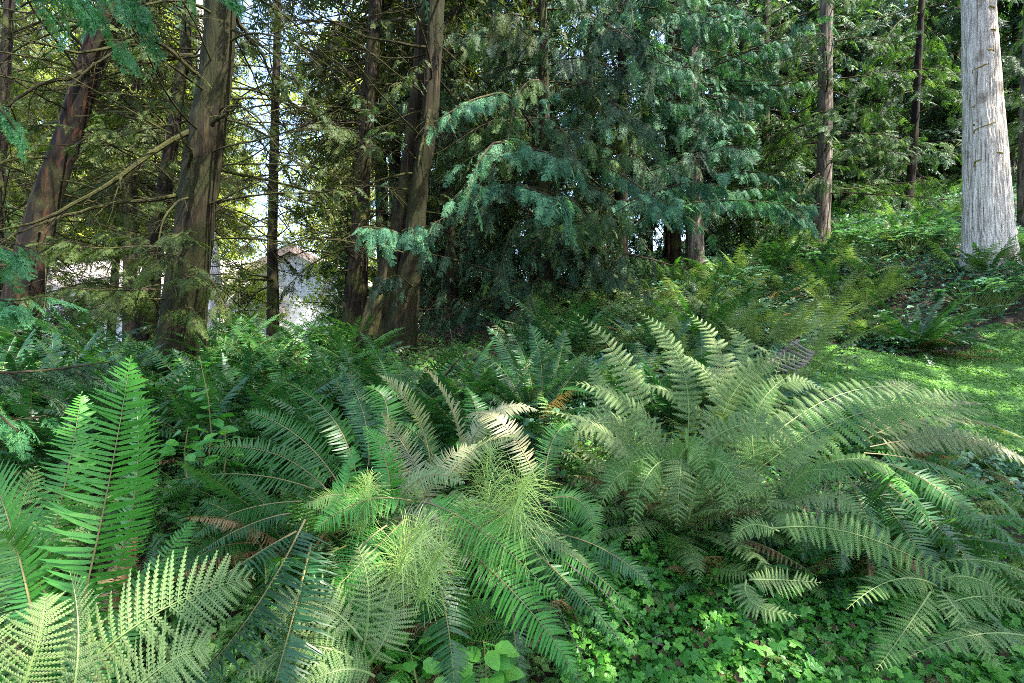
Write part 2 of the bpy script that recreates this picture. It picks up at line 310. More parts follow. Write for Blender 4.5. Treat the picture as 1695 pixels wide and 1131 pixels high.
# ------------------------------------------------------------------ fern fronds
def frond(acc, P0, P1, P2, up, W, kind='sword', npairs=40, bare=.1, leaf=0, stem=1, droop=.25, twist=.35, tshift=0., rr=.0035):
    P0, P1, P2 = (np.asarray(x, float) for x in (P0, P1, P2))
    Lf = np.linalg.norm(P1 - P0) + np.linalg.norm(P2 - P1)
    if stem is not None:
        tt = np.linspace(0, 1, 12); p, _ = bez(P0, P1, P2, tt); tube(acc, p, rr * (1.1 - tt), 4, stem)
    t = bare + (1 - bare) * (np.arange(npairs) + .5) / npairs
    p, T = bez(P0, P1, P2, t)
    up = np.asarray(up, float) + rng.normal(0, .16, 3); tshift = tshift + rng.normal(0, .10)
    N = np.asarray(up, float)[None] - (T @ np.asarray(up, float))[:, None] * T; N = norm(N); S = np.cross(T, N)
    ro = (rng.normal(0, .12) + rng.normal(0, .35) * t)[:, None]; N, S = N * np.cos(ro) + S * np.sin(ro), S * np.cos(ro) - N * np.sin(ro)
    u = (t - bare) / (1 - bare)
    if kind == 'sword':
        prof = (1 - u ** 3.2) ** .9 * (.6 + .4 * np.minimum(1, u / .3)); a0, a1 = 84, 58
    elif kind == 'lady':
        prof = np.minimum(1, (u + .12) ** .6 * 1.25) * (1 - u) ** .75 * 1.25; a0, a1 = 80, 48
    else:
        prof = (1 - u) ** .8; a0, a1 = 70, 50
    for s in (-1, 1):
        an = np.radians(a0 + (a1 - a0) * u ** 2 + rng.normal(0, 5, len(t)))[:, None]
        D = s * S * np.sin(an) + T * np.cos(an)
        L = (W * prof * rng.uniform(.88, 1.08, len(t)))[:, None]
        gap = rng.random(len(t)) > .05
        if kind == 'sword':
            wd = Lf * (1 - bare) / npairs * .36
            tw = twist * rng.uniform(.4, 1.3, len(t))[:, None] * s
            Wx = T * np.cos(tw) + N * np.sin(tw)
            f = [0., .12, .5, .82, 1.0]; ww = [.45, 1.0, .9, .55, .06]
            rows = []
            dr = droop * rng.uniform(.2, 1.9, len(t))[:, None]
            for fi, wi in zip(f, ww):
                c = p + D * L * fi - N * dr * L * fi ** 2 + T * L * .10 * fi ** 2
                rows += [c - Wx * wd * wi, c + Wx * wd * wi]
            v = np.stack(rows, 1)[gap]
            q = np.array([[0, 1, 3, 2], [2, 3, 5, 4], [4, 5, 7, 6], [6, 7, 9, 8]])[None] + (np.arange(len(v)) * 10)[:, None, None]
            tt = np.repeat(np.clip(rng.normal(.45 + tshift, .14, len(v)) + (u[gap] ** 4 * .12), 0, 1), 4)
            acc.add(v, q, leaf, tt)
        else:
            npn = 12 if npairs > 18 else 8
            sj = (np.arange(npn) + .6) / npn
            dr = droop * rng.uniform(.5, 1.5, len(t))[:, None, None]
            c = p[:, None] + D[:, None] * (L * sj[None])[..., None] - N[:, None] * dr * (L * sj[None] ** 2)[..., None]
            dd = norm(D[:, None] - N[:, None] * dr * 2 * sj[None, :, None])
            Nn = N[:, None] * np.ones_like(c); E = np.cross(Nn, dd)
            pl = np.minimum(L * .22, Lf * (1 - bare) / npairs * .52) * (1 - sj[None] ** 1.8 * .8)
            wv = L / npn * .80
            for s2 in (-1, 1):
                Dp = norm(E * s2 + dd * .35)
                tip = c + Dp * pl[..., None] - Nn * (pl * .2)[..., None]
                mid = c + Dp * (pl * .5)[..., None]
                v = np.stack([c - dd * (wv * .5)[..., None] * 0.6, mid - dd * (wv)[..., None] * .55, tip, mid + dd * wv[..., None] * .55], 2)[gap].reshape(-1, 4, 3)
                q = np.array([0, 1, 2, 3])[None] + (np.arange(len(v)) * 4)[:, None]
                base = np.repeat(np.clip(rng.normal(.45 + tshift, .14, gap.sum()), 0, 1), npn)
                acc.add(v, q, leaf, np.clip(base + rng.normal(0, .05, len(v)), 0, 1))
            # solid blade of each pinna, between the teeth
            hw = (pl[:, npn // 3] * .32)[:, None]; cq = c[:, npn // 3]; c1 = c[:, npn * 2 // 3]; c2 = c[:, -1]
            v = np.stack([p - T * hw * .5, p + T * hw * .5, cq - T * hw, cq + T * hw, c1 - T * hw * .75, c1 + T * hw * .75, c2 - T * .0004, c2 + T * .0004], 1)[gap] - (N * .0006)[gap][:, None]
            q = np.array([[0, 1, 3, 2], [2, 3, 5, 4], [4, 5, 7, 6]])[None] + (np.arange(len(v)) * 8)[:, None, None]
            acc.add(v, q, leaf, np.repeat(base.reshape(-1, npn)[:, 0], 3))
            # thin rib of each pinna
            c0 = p; c1 = c[:, npn // 2]; c2 = c[:, -1]
            wv = .0011
            v = np.stack([c0 - T * wv, c0 + T * wv, c1 + T * wv, c1 - T * wv, c2 - T * wv * .3, c2 + T * wv * .3], 1)[gap] + (N * .0006)[gap][:, None]
            q = np.array([[0, 1, 2, 3], [3, 2, 5, 4]])[None] + (np.arange(len(v)) * 6)[:, None, None]
            acc.add(v, q, stem if stem is not None else leaf, .6)
def rand_frond_pts(az, el, L, bend):
    d0 = np.array([math.cos(az) * math.cos(el), math.sin(az) * math.cos(el), math.sin(el)])
    e2 = el - bend
    d1 = np.array([math.cos(az) * math.cos(e2), math.sin(az) * math.cos(e2), math.sin(e2)])
    up = np.array([-math.cos(az) * .6, -math.sin(az) * .6, 1.])
    return np.zeros(3), d0 * L * .5, d0 * L * .5 + d1 * L * .5, up
def fern_mesh(name, kind, nf, L, W, leafm, npairs, el=(25, 75), bend=(30, 75), tshift=0, dead=2):
    a = Acc(); off = random.uniform(0, 6)
    for i in range(nf):
        az = off + i * 2.399 + random.uniform(-.25, .25); f = random.uniform(.7, 1.1)
        P0, P1, P2, up = rand_frond_pts(az, R(random.uniform(*el)), L * f, R(random.uniform(*bend)))
        sh = np.array([math.cos(az), math.sin(az), 0]) * .04
        sw = np.array([-math.sin(az), math.cos(az), 0]) * random.uniform(-.15, .15) * L
        frond(a, P0 + sh, P1 + sh, P2 + sh + sw, up, W * f, kind, npairs, .12 if kind == 'sword' else .22, tshift=tshift, droop=random.uniform(.1, .5))
    for i in range(dead):
        az = random.uniform(0, 6.28)
        P0, P1, P2, up = rand_frond_pts(az, R(random.uniform(0, 20)), L * .7, R(random.uniform(10, 40)))
        frond(a, P0, P1, P2, up, W * .6, kind, max(10, npairs // 2), .15, leaf=2, droop=.8, twist=1.0)
    return a.mesh(name, [leafm, M['stem'] if kind == 'sword' else M['stemg'], M['rust']])

# ------------------------------------------------------------------ trees
def pnoise(nu, nv, U, V, r):
    """smooth noise, periodic in U (0..1); nu x nv cells"""
    g = r.normal(0, 1, (nv + 2, nu)); u = (U % 1) * nu; v = np.clip(V, 0, .9999) * nv
    i = np.floor(u).astype(int); j = np.floor(v).astype(int); fu = u - i; fv = v - j
    fu = fu * fu * (3 - 2 * fu); fv = fv * fv * (3 - 2 * fv)
    return (g[j, i % nu] * (1 - fu) + g[j, (i + 1) % nu] * fu) * (1 - fv) + (g[j + 1, i % nu] * (1 - fu) + g[j + 1, (i + 1) % nu] * fu) * fv
def trunk_mesh(name, P, rad, mat, seed=0, sides=28, rough=.08, flare=1.0, dense=1.0, bark=False):
    """P: path points (world, relative to base), rad: radii"""
    r = np.random.default_rng(seed); P = np.asarray(P, float); rad = np.asarray(rad, float)
    s = np.r_[0, np.cumsum(np.linalg.norm(np.diff(P, axis=0), axis=1))]; Ltot = s[-1]
    nr = int(np.clip(Ltot * (60 if bark else 12) * dense, 30, 900)); ss = np.linspace(0, 1, nr) ** 1.25 * Ltot
    C = np.stack([np.interp(ss, s, P[:, k]) for k in range(3)], -1)
    ker = np.ones(5) / 5
    for k in range(3):
        C[2:-2, k] = np.convolve(C[:, k], ker, 'valid')
    rd = np.interp(ss, s, rad)
    U, V = np.meshgrid(np.arange(sides) / sides, ss / Ltot)
    ex = np.exp(-ss / .45)[:, None] * flare
    d = rough * (pnoise(9, 3, U + V * .15, V, r) * .5 + pnoise(20, 8, U + V * .3, V, r) * .35) + rough * .25 * pnoise(sides // 2, int(Ltot * 6), U, V, r)
    flu = ex * (.35 + .30 * pnoise(6, 2, U, V * .2, r))
    if bark:
        wob = .012 * pnoise(10, int(Ltot * 3), U, V, r)
        k1 = np.abs(pnoise(52, int(Ltot * 1.1), U + wob, V, r)); k2 = np.abs(pnoise(90, int(Ltot * 2.2), U + wob * 1.5, V, r))
        d = d + .055 * np.minimum(k1, .6) + .035 * np.minimum(k2, .6)
        for kk in range(40):    # knots and scars
            uu, vv = r.random(), r.random() * .45
            du = (U - uu + .5) % 1 - .5; dv = (V - vv) * Ltot
            d += .05 * r.uniform(.4, 1) * np.exp(-(du / .018) ** 2 - (dv / .03) ** 2)
    rr = rd[:, None] * (1 + d + flu)
    T = norm(np.gradient(C, axis=0)); A = norm(np.cross(T, [0, 1., 0])); B = np.cross(T, A)
    an = U * 2 * math.pi
    v = C[:, None] + rr[..., None] * (np.cos(an)[..., None] * A[:, None] + np.sin(an)[..., None] * B[:, None])
    a = Acc(); i = np.arange(nr - 1)[:, None] * sides; j = np.arange(sides)[None]; k = (j + 1) % sides
    q = np.stack([i + k, i + j, i + sides + j, i + sides + k], -1).reshape(-1, 4)
    a.add(v, q)
    return a.mesh(name, [mat], True)
def limb_path(start, az, el, L, sag, n=12, wob=.06, upturn=.5):
    pts = [np.array(start, float)]; e = el; z = az
    wa, we = random.gauss(0, wob), random.gauss(0, wob)
    for i in range(n):
        f = i / n
        e += -sag / n * (1 if f < .65 else -upturn) + random.gauss(0, wob)
        z += random.gauss(0, wob) + wa * .3
        pts.append(pts[-1] + np.array([math.sin(z) * math.cos(e), math.cos(z) * math.cos(e), math.sin(e)]) * L / n)
    return np.array(pts), e, z
def limb_mesh(start, az, el, L, r0, sag, mat, fol=None, leafy=None, twigs=8, tl=.35, spr=None, dens=1.0, size=.35, hang=.35, path=None, fromf=.25, tside=5):
    """one limb with side twigs; foliage sprays are added to the fol accumulator"""
    a = Acc()
    if path is None: pts, e, z = limb_path(start, az, el, L, sag)
    else: pts = np.asarray(path, float)
    n = len(pts); f = np.linspace(0, 1, n)
    tube(a, pts, r0 * (1 - f) ** .8 + .004, 7, 0, .5, .12)
    Lp = np.linalg.norm(np.diff(pts, axis=0), axis=1).sum()
    ends = []
    for k in range(twigs):
        ff = random.uniform(.15, .98); i = min(int(ff * (n - 1)), n - 2); b = pts[i] + (pts[i + 1] - pts[i]) * random.random(); T = norm(pts[i + 1] - pts[i])
        side = norm(np.cross(T, [0, 0, 1.])) * random.choice((-1, 1))
        d = norm(T * random.uniform(.3, 1) + side * random.uniform(.4, 1.1) + np.array([0, 0, random.uniform(-.6, .4)]))
        l = Lp * tl * (1.15 - ff * .8) * random.uniform(.4, 1.1)
        nn = tside; g = np.linspace(0, 1, nn + 1)[:, None]
        tp = b + d * l * g + np.array([0, 0, -1.]) * (g ** 2) * l * random.uniform(0, .45) + rng.normal(0, .03 * l, (nn + 1, 3)) * g
        tube(a, tp, np.linspace(max(.003, r0 * .28), .0025, nn + 1), 4)
        ends.append((tp, l))
        if random.random() < .7:
            for _ in range(2):
                j = random.randint(1, nn - 1); d2 = norm(d + rng.normal(0, .6, 3)); l2 = l * random.uniform(.25, .55)
                g3 = np.linspace(0, 1, 4)[:, None]; tube(a, tp[j] + d2 * l2 * g3 + np.array([0, 0, -.25]) * g3 ** 2 * l2, [.0035, .003, .0025, .002], 3)
    if fol is not None and spr is not None:
        P, D, Sz = [], [], []
        m_ = max(3, int(Lp / (size * .3) * dens))
        for k in range(m_):
            ff = fromf + (1 - fromf) * (k + random.random()) / m_; i = min(int(ff * (n - 1)), n - 2); b = pts[i] + (pts[i + 1] - pts[i]) * (ff * (n - 1) - i); T = norm(pts[i + 1] - pts[i])
            side = norm(np.cross(T, [0, 0, 1.])) * (1 if k % 2 else -1)
            P.append(b); D.append(norm(T * random.uniform(.5, 1) + side * random.uniform(.3, .9) * (1.2 - ff) + np.array([0, 0, -hang * random.uniform(.4, 1.6)]))); Sz.append(size * random.uniform(.7, 1.3) * (1.15 - .4 * ff))
        for tp, l in ends:
            for k in range(max(1, int(l / (size * .45) * dens))):
                g = random.uniform(.3, 1); j = min(int(g * (len(tp) - 1)), len(tp) - 2); b = tp[j] + (tp[j + 1] - tp[j]) * random.random(); T = norm(tp[j + 1] - tp[j])
                P.append(b); D.append(norm(T + rng.normal(0, .35, 3) + np.array([0, 0, -hang * random.uniform(.4, 1.6)]))); Sz.append(size * random.uniform(.6, 1.2))
        U = np.array([[0, 0, 1.]] * len(P)) + rng.normal(0, .35, (len(P), 3))
        scatter(fol, spr, np.array(P), np.array(D), U, np.array(Sz))
    return a.mesh('limb', [mat])
BRK = 5.0
def img_tree(name, label, path, wpx, d, bark, top=15.0, flare=.6, sides=28, rough=.08, group=None, seed=1, barkgeo=False, base_drop=.25, dense=1.0, dtop=None):
    """trunk through image points (px,py) at depth d; wpx = width in px at each"""
    pts = [at(x, y, d if dtop is None else d + (dtop - d) * k / (len(path) - 1)) for k, (x, y) in enumerate(path)]
    rad = [w_ / 2 * d / F * math.cos(math.atan(abs(q_[0] - 847.5) / F)) * .96 for w_, q_ in zip(wpx, path)]
    # carry on above the frame
    dv = norm(pts[-1] - pts[-2]); dv = norm(dv + np.array([0, 0, .4])); h = top - pts[-1][2]
    for f in (.3, .65, 1.0):
        pts.append(pts[len(path) - 1] + dv * h * f / max(.4, dv[2])); rad.append(max(.02, rad[len(path) - 1] * (1 - f * .85)))
    b = pts[0].copy(); b[2] = gz(b[0], b[1]) - .02
    pts.insert(0, np.array([b[0] - (pts[1][0] - pts[0][0]) * .1, b[1], b[2] - base_drop])); rad.insert(0, rad[0] * 1.05)
    t = thing(name, label, 'tree', b, group)
    P = np.array(pts) - b
    put('trunk', trunk_mesh('trunk', P, rad, bark, seed, sides, rough, flare, dense, barkgeo), t)
    s = np.array(pts); zs = s[:, 2]
    def point(z):
        return np.array([np.interp(z, zs, s[:, 0]), np.interp(z, zs, s[:, 1]), z]) - b, float(np.interp(z, zs, rad))
    return t, b, point
def dress(t, point, zlo, zhi, n, L, el, sag, lm, leaf=None, spr=None, dens=1., size=.35, hang=.35, twigs=8, azr=(0, 360), r0=.025, tl=.35, fromf=.25, taper=True, ziplo=1.0):
    fol = Acc() if leaf is not None else None
    for k in range(n):
        z = zlo + (zhi - zlo) * ((k + random.random()) / n) ** ziplo; p, r = point(z); az = R(random.uniform(*azr)); f = (1 - .65 * (z - zlo) / (zhi - zlo)) if taper else 1
        l = random.uniform(*L) * f
        st = p + np.array([math.sin(az), math.cos(az), 0]) * r * .8
        put('limb', limb_mesh(st, az, R(random.uniform(*el)), l, r0 * random.uniform(.7, 1.3), R(random.uniform(*sag)), lm, fol, leaf, twigs, tl, spr, dens, size, hang, fromf=fromf), t)
    if fol is not None and fol.v:
        put('foliage', fol.mesh('foliage', [leaf]), t)

# --- the named trunks of the photograph
tA, bA, pA = img_tree('cedar_tree', 'dark red-barked cedar leaning to the right at the far left', [(28,560),(42,470),(75,330),(112,230),(141,140),(168,55),(190,0)], [86,76,56,50,48,46,42], 7.4, M['bark_red'], 13, .35, seed=3)
tB, bB, pB = img_tree('cedar_tree', 'thickest mossy brown trunk in the left half, branches crossing in front', [(298,605),(303,520),(317,420),(328,320),(345,205),(361,110),(368,0)], [96,84,74,72,66,58,54], 6.6, M['bark_moss'], 14, .5, seed=5, sides=48, rough=.12, dense=2)
tC, bC, pC = img_tree('cedar_tree', 'slim dark leaning trunk just left behind the thick mossy trunk', [(240,560),(255,420),(274,300),(290,200),(305,100),(312,0)], [40,32,28,22,20,18], 9.5, M['bark_dark'], 14, .5, seed=6)
tD, bD, pD = img_tree('cedar_tree', 'straight slender dark trunk in front of the white gabled house', [(452,560),(452,480),(451,400),(455,200),(458,90),(460,0)], [23,21,18,15,13,12], 10.5, M['bark_dark'], 15, .3, seed=7)
tE, bE, pE = img_tree('cedar_tree', 'brown fluted trunk left of the forked double trunk', [(586,560),(588,500),(595,400),(600,300),(608,200),(616,100),(622,0)], [46,40,31,28,24,22,21], 9.6, M['bark'], 15, .5, seed=8, sides=40, rough=.12)
tF, bF, pF = img_tree('double_trunk_cedar', 'forked cedar with two mossy stems joined low down near the centre left', [(658,600),(668,520),(682,420),(694,300),(711,200),(717,100),(722,0)], [58,50,38,30,30,28,28], 8.0, M['bark_moss'], 14, .5, seed=9, sides=40, rough=.12)
Pf = [at(x, y, 8.25) - bF for x, y in [(618,600),(630,520),(655,410),(672,300),(685,200),(692,140),(702,0),(708,-200)]]
put('trunk', trunk_mesh('trunk', Pf, [.33,.25,.15,.12,.105,.10,.09,.06], M['bark'], 19, 36, .12, .3, 1.0), tF)
tG, bG, pG = img_tree('cedar_tree', 'dark thin trunk half hidden in foliage right of the forked trunk', [(748,560),(746,400),(744,250),(752,0)], [24,20,18,14], 10.5, M['bark_dark'], 14, .4, seed=10)
tH, bH, pH = img_tree('cedar_tree', 'grey-brown fluted trunk right of centre, upper part behind teal foliage', [(1150,470),(1150,400),(1147,250),(1148,100),(1150,0)], [34,30,26,23,20], 11, M['bark_tan'], 16, .5, seed=11, sides=36, rough=.12)
tH2, bH2, pH2 = img_tree('cedar_tree', 'narrow grey trunk touching the left side of the grey-brown fluted trunk', [(1116,468),(1118,400),(1120,250),(1124,0)], [22,18,15,12], 11.3, M['bark'], 14, .5, seed=12)
tI, bI, pI = img_tree('hemlock_tree', 'slim dark trunk between the grey-brown fluted trunk and the pale-based trunk', [(1262,440),(1264,330),(1268,200),(1268,100),(1268,0)], [17,15,13,12,11], 14, M['bark'], 17, .3, seed=13)
tJ, bJ, pJ = img_tree('hemlock_tree', 'straight brown trunk with a pale smooth base, right of centre', [(1357,420),(1360,370),(1364,300),(1366,200),(1366,100),(1368,0)], [38,31,28,26,25,23], 11.5, M['bark_tan'], 17, .25, seed=14, rough=.05)
tK, bK, pK = img_tree('hemlock_tree', 'thin reddish trunk standing on the hillside left of the big pale trunk', [(1500,340),(1506,310),(1512,250),(1518,150),(1523,60),(1526,0)], [19,17,15,13,12,11], 15.5, M['bark_red'], 19, .2, seed=15)
tL, bL, pL = img_tree('giant_cedar_tree', 'massive pale grey stringy-barked trunk at the right', [(1637,437),(1636,400),(1631,300),(1627,200),(1623,100),(1619,0)], [98,90,80,70,64,58], 9.0, M['bark_grey'], 19, .42, seed=16, sides=260, rough=.05, barkgeo=True)
tM, bM, pM = img_tree('hemlock_tree', 'brown trunk cut off by the right edge behind the big pale trunk', [(1702,400),(1699,300),(1701,200),(1704,100),(1706,0)], [38,34,30,27,25], 11, M['bark_tan'], 17, .3, seed=17)
tN, bN, pN = img_tree('alder_tree', 'short visible length of smooth grey trunk showing right of the thick mossy trunk', [(347,570),(352,520),(358,465),(345,350),(335,200),(330,0)], [17,18,19,16,15,13], 14, M['bark_grey'], 14, .1, seed=18, rough=.03)
tO, bO, pO = img_tree('cedar_tree', 'dark trunk cut off by the left edge of the photo', [(-14,570),(-8,400),(2,200),(12,60),(16,0)], [34,30,26,22,20], 9, M['bark_dark'], 14, .4, seed=20)
tP, bP, pP = img_tree('red_cedar_tree', 'short reddish stem at the left foot of the grey-brown fluted trunk', [(1104,462),(1106,420),(1108,360),(1110,200)], [13,12,11,8], 11.8, M['bark_red'], 9, .4, seed=21)
tQ, bQ, pQ = img_tree('cedar_tree', 'dark trunk hidden behind the drooping foliage at the centre of the photo', [(905,520),(902,350),(900,150),(898,0)], [26,22,18,14], 9.0, M['bark_dark'], 14, .4, seed=22)
tS, bS, pS = img_tree('cedar_tree', 'hidden trunk behind the bluish hanging foliage right of centre', [(1030,500),(1028,350),(1030,150),(1032,0)], [26,22,18,14], 9.8, M['bark_dark'], 14, .4, seed=23)

# limbs: bare, mossy and arching on the left; leafy to the right
H = {3: SPR[3], 2: SPR[2], 1: SPR[1], 0: SPR[0]}
def bm(b, *p): return [at(*q_) - b for q_ in p]
hero = [(tB, bB, .031, [(318,215,6.5),(275,238,6.2),(225,270,5.9),(165,318,5.6),(95,352,5.3),(40,375,5.1),(-30,385,5.0)]),
        (tB, bB, .023, [(298,323,6.5),(240,332,6.2),(170,340,5.9),(110,356,5.6),(50,380,5.3),(-10,402,5.1)]),
        (tB, bB, .026, [(336,130,6.5),(300,100,6.3),(250,60,6.1),(190,78,5.9),(130,88,5.7),(60,70,5.5),(-10,62,5.4)]),
        (tB, bB, .022, [(320,92,6.6),(270,95,6.4),(215,70,6.2),(150,110,6.0),(110,150,5.9),(85,122,5.8)]),
        (tB, bB, .022, [(305,290,6.5),(318,252,6.2),(300,225,6.0),(282,182,5.9)]),
        (tB, bB, .025, [(350,205,6.3),(372,190,6.0),(398,172,5.8)]),
        (tB, bB, .024, [(385,20,6.6),(410,60,6.7),(435,90,6.8),(450,130,7.0),(462,180,7.2)]),
        (tA, bA, .028, [(150,110,7.3),(110,130,7.0),(60,140,6.8),(10,180,6.6),(-40,190,6.4)]),
        (tA, bA, .024, [(140,80,7.3),(90,30,7.0),(60,50,6.9),(0,70,6.7)]),
        (tF, bF, .030, [(712,180,7.9),(705,215,7.7),(695,250,7.6),(690,290,7.6)]),
        (tF, bF, .022, [(706,80,7.9),(660,72,7.8),(600,60,7.8),(540,30,7.9),(500,10,8.1)]),
        (tE, bE, .022, [(605,165,9.5),(570,110,9.4),(530,90,9.5),(490,70,9.6),(460,40,9.8)]),
        (tE, bE, .020, [(600,235,9.5),(560,215,9.3),(520,200,9.2),(470,190,9.2)]),
        (tD, bD, .018, [(456,130,10.4),(490,180,10.2),(530,205,10.0),(580,212,9.9)]),
        (tD, bD, .018, [(452,315,10.4),(500,335,10.1),(560,350,9.9),(600,350,9.8)]),
        (tD, bD, .018, [(452,463,10.4),(420,463,10.2),(390,467,10.0),(360,462,9.9)]),
        (tE, bE, .020, [(590,405,9.5),(550,420,9.4),(510,415,9.4),(470,428,9.5)])]
for t_, b_, r_, pts_ in hero:
    P = np.array(bm(b_, *pts_)); s = np.arange(len(P)); f = np.linspace(0, len(P) - 1, 16)
    P = np.stack([np.interp(f, s, P[:, k]) for k in range(3)], -1); P[1:-1] = (P[:-2] + 2 * P[1:-1] + P[2:]) / 4; P += rng.normal(0, .008, P.shape)
    put('limb', limb_mesh(None, 0, 0, 0, r_, 0, M['limb'], None, None, 10, .28, path=P), t_)
def tangle(t_, p_, z0, z1, n, L, m_='limb', r0=.011, tw=12):
    dress(t_, p_, z0, z1, n, L, (-25, 35), (-40, 90), M[m_], None, None, twigs=tw, r0=r0, taper=False, tl=.42)
tangle(tA, pA, 2.4, 7.4, 34, (1.2, 2.8)); tangle(tB, pB, 2.6, 6.8, 30, (1.2, 2.6)); tangle(tC, pC, 2.4, 8.5, 42, (1.2, 3.0))
tangle(tD, pD, 2.6, 8.8, 38, (1.0, 2.8), 'limb_dark', .010); tangle(tE, pE, 2.8, 8.6, 46, (1.2, 3.0), 'limb_dark', .011)
tangle(tF, pF, 2.8, 7.6, 16, (1.0, 2.4)); tangle(tO, pO, 2, 8.0, 30, (1.2, 3.0)); tangle(tI, pI, 5, 10, 22, (1.2, 2.4), 'limb_dark', .010)
dress(tA, pA, 2.2, 7.2, 16, (1.4, 3.0), (-15, 25), (-20, 70), M['limb'], M['cedar_olive'], H[2], .5, .26, .5, 9, r0=.014, taper=False, fromf=.5)
dress(tB, pB, 3.0, 7.0, 8, (1.2, 2.6), (-20, 25), (-20, 70), M['limb'], M['cedar_olive'], H[2], .3, .24, .5, 9, r0=.014, taper=False, fromf=.6)
dress(tC, pC, 1.8, 8.5, 22, (1.2, 3.0), (-15, 20), (-10, 70), M['limb'], M['cedar_olive'], H[2], .6, .28, .5, 9, r0=.012, taper=False, fromf=.4)
dress(tD, pD, 2.6, 8.8, 14, (1.0, 2.6), (-10, 30), (0, 70), M['limb_dark'], M['cedar_olive'], H[2], .45, .24, .5, 10, r0=.012, taper=False, fromf=.5)
dress(tE, pE, 2.8, 8.6, 26, (1.2, 3.0), (-10, 30), (0, 70), M['limb_dark'], M['cedar_olive'], H[2], .6, .26, .5, 10, r0=.012, taper=False, fromf=.4)
dress(tF, pF, 3.6, 7.8, 14, (1.0, 2.4), (-20, 30), (-20, 70), M['limb'], M['cedar'], H[2], .4, .24, .5, 9, r0=.013, taper=False, fromf=.5)
dress(tO, pO, 1.8, 8.5, 14, (1.2, 3.0), (-10, 20), (0, 60), M['limb'], M['cedar_olive'], H[2], .6, .28, .5, 9, r0=.013, taper=False, fromf=.3)
dress(tG, pG, 2.0, 8.6, 40, (1.0, 2.5), (-25, 15), (10, 90), M['limb_dark'], M['cedar'], H[3], .65, .30, .7, 9, r0=.014, taper=False)
# the unseen crowns over the frame, put in dense to shade the trunks
def crown(t_, p_, z0, z1, n, L, leafm='cedar', dens=.8):
    dress(t_, p_, z0, z1, n, L, (-10, 25), (10, 50), M['limb_dark'], M[leafm], H[0], dens, .5, .4, 5, r0=.025)
crown(tA, pA, 7.8, 12.8, 16, (2.2, 3.6)); crown(tB, pB, 7.2, 13.5, 22, (2.4, 3.8)); crown(tC, pC, 8.8, 13.5, 12, (2, 3)); crown(tD, pD, 9.2, 14.5, 10, (1.5, 2.5))
crown(tE, pE, 8.8, 14.5, 16, (2, 3.2)); crown(tF, pF, 8, 13.5, 22, (2.4, 3.8)); crown(tO, pO, 8.6, 13.5, 10, (2, 3)); crown(tG, pG, 8.8, 13.5, 10, (2, 3))
crown(tQ, pQ, 7.8, 13.5, 6, (1.8, 2.8)); crown(tS, pS, 8.4, 13.5, 6, (1.8, 2.8)); crown(tH, pH, 9.4, 15.5, 12, (1.8, 2.8)); crown(tJ, pJ, 10, 16.5, 12, (1.8, 3)); crown(tL, pL, 9.5, 18, 16, (2, 3.5))
# low leafy skirts in front of the left trunks
dress(tC, pC, 1.7, 2.9, 7, (1.5, 2.8), (-15, 5), (10, 50), M['limb_dark'], M['cedar_olive'], H[2], 1.0, .28, .4, 8, azr=(120, 290), r0=.012, taper=False)
dress(tB, pB, 1.9, 2.8, 9, (.7, 1.5), (-10, 10), (10, 50), M['limb_dark'], M['cedar_olive'], H[3], 1.0, .22, .4, 8, azr=(120, 300), r0=.008, taper=False)
# centre: hanging cedar foliage
dress(tQ, pQ, 1.5, 7.6, 29, (1.2, 2.8), (-15, 25), (20, 100), M['limb_dark'], M['cedar'], H[3], 0.62, .34, 1.1, 9, azr=(90, 330), r0=.014, taper=False, fromf=.15)
dress(tQ, pQ, 1.5, 7.6, 16, (1.2, 2.8), (-15, 25), (20, 100), M['limb_dark'], M['hemlock'], H[3], 0.62, .34, 1.1, 9, azr=(90, 330), r0=.014, taper=False, fromf=.15)
dress(tQ, pQ, 1.5, 7.6, 12, (1.2, 2.8), (-15, 25), (20, 100), M['limb_dark'], M['cedar_olive'], H[3], 0.60, .34, 1.1, 9, azr=(90, 330), r0=.014, taper=False, fromf=.15)
dress(tS, pS, 1.8, 3.9, 16, (1.0, 2.2), (-15, 15), (20, 90), M['limb_dark'], M['cedar'], H[3], .8, .32, 1.0, 9, azr=(170, 330), r0=.012, taper=False, fromf=.15)
dress(tS, pS, 3.9, 8.4, 21, (1.2, 2.8), (-15, 25), (20, 100), M['limb_dark'], M['cedar'], H[3], 0.62, .36, 1.1, 9, azr=(165, 330), r0=.014, taper=False, fromf=.15)
dress(tS, pS, 3.9, 8.4, 10, (1.2, 2.8), (-15, 25), (20, 100), M['limb_dark'], M['hemlock'], H[3], 0.62, .36, 1.1, 9, azr=(165, 330), r0=.014, taper=False, fromf=.15)
dress(tS, pS, 3.9, 8.4, 10, (1.2, 2.8), (-15, 25), (20, 100), M['limb_dark'], M['cedar_teal'], H[3], 0.60, .36, 1.1, 9, azr=(165, 330), r0=.014, taper=False, fromf=.15)
dress(tS, pS, 5.6, 8.4, 18, (1.0, 2.2), (-10, 25), (20, 90), M['limb_dark'], M['cedar_teal'], H[3], .8, .34, 1.0, 9, azr=(60, 170), r0=.012, taper=False)
dress(tH, pH, 4.4, 5.6, 10, (1.2, 2.4), (-10, 10), (10, 50), M['limb_dark'], M['cedar_teal'], H[3], 1.0, .32, .7, 8, azr=(90, 290), r0=.012, taper=False)
dress(tH, pH, 5.6, 9.2, 34, (1.2, 2.6), (-10, 15), (20, 70), M['limb_dark'], M['cedar_teal'], H[2], .95, .32, .8, 8, azr=(70, 290), r0=.012, taper=False)
dress(tI, pI, 3.6, 11, 36, (1.4, 3.0), (-20, 15), (0, 50), M['limb_dark'], M['hemlock'], H[2], .8, .30, .5, 8, r0=.012, taper=False)
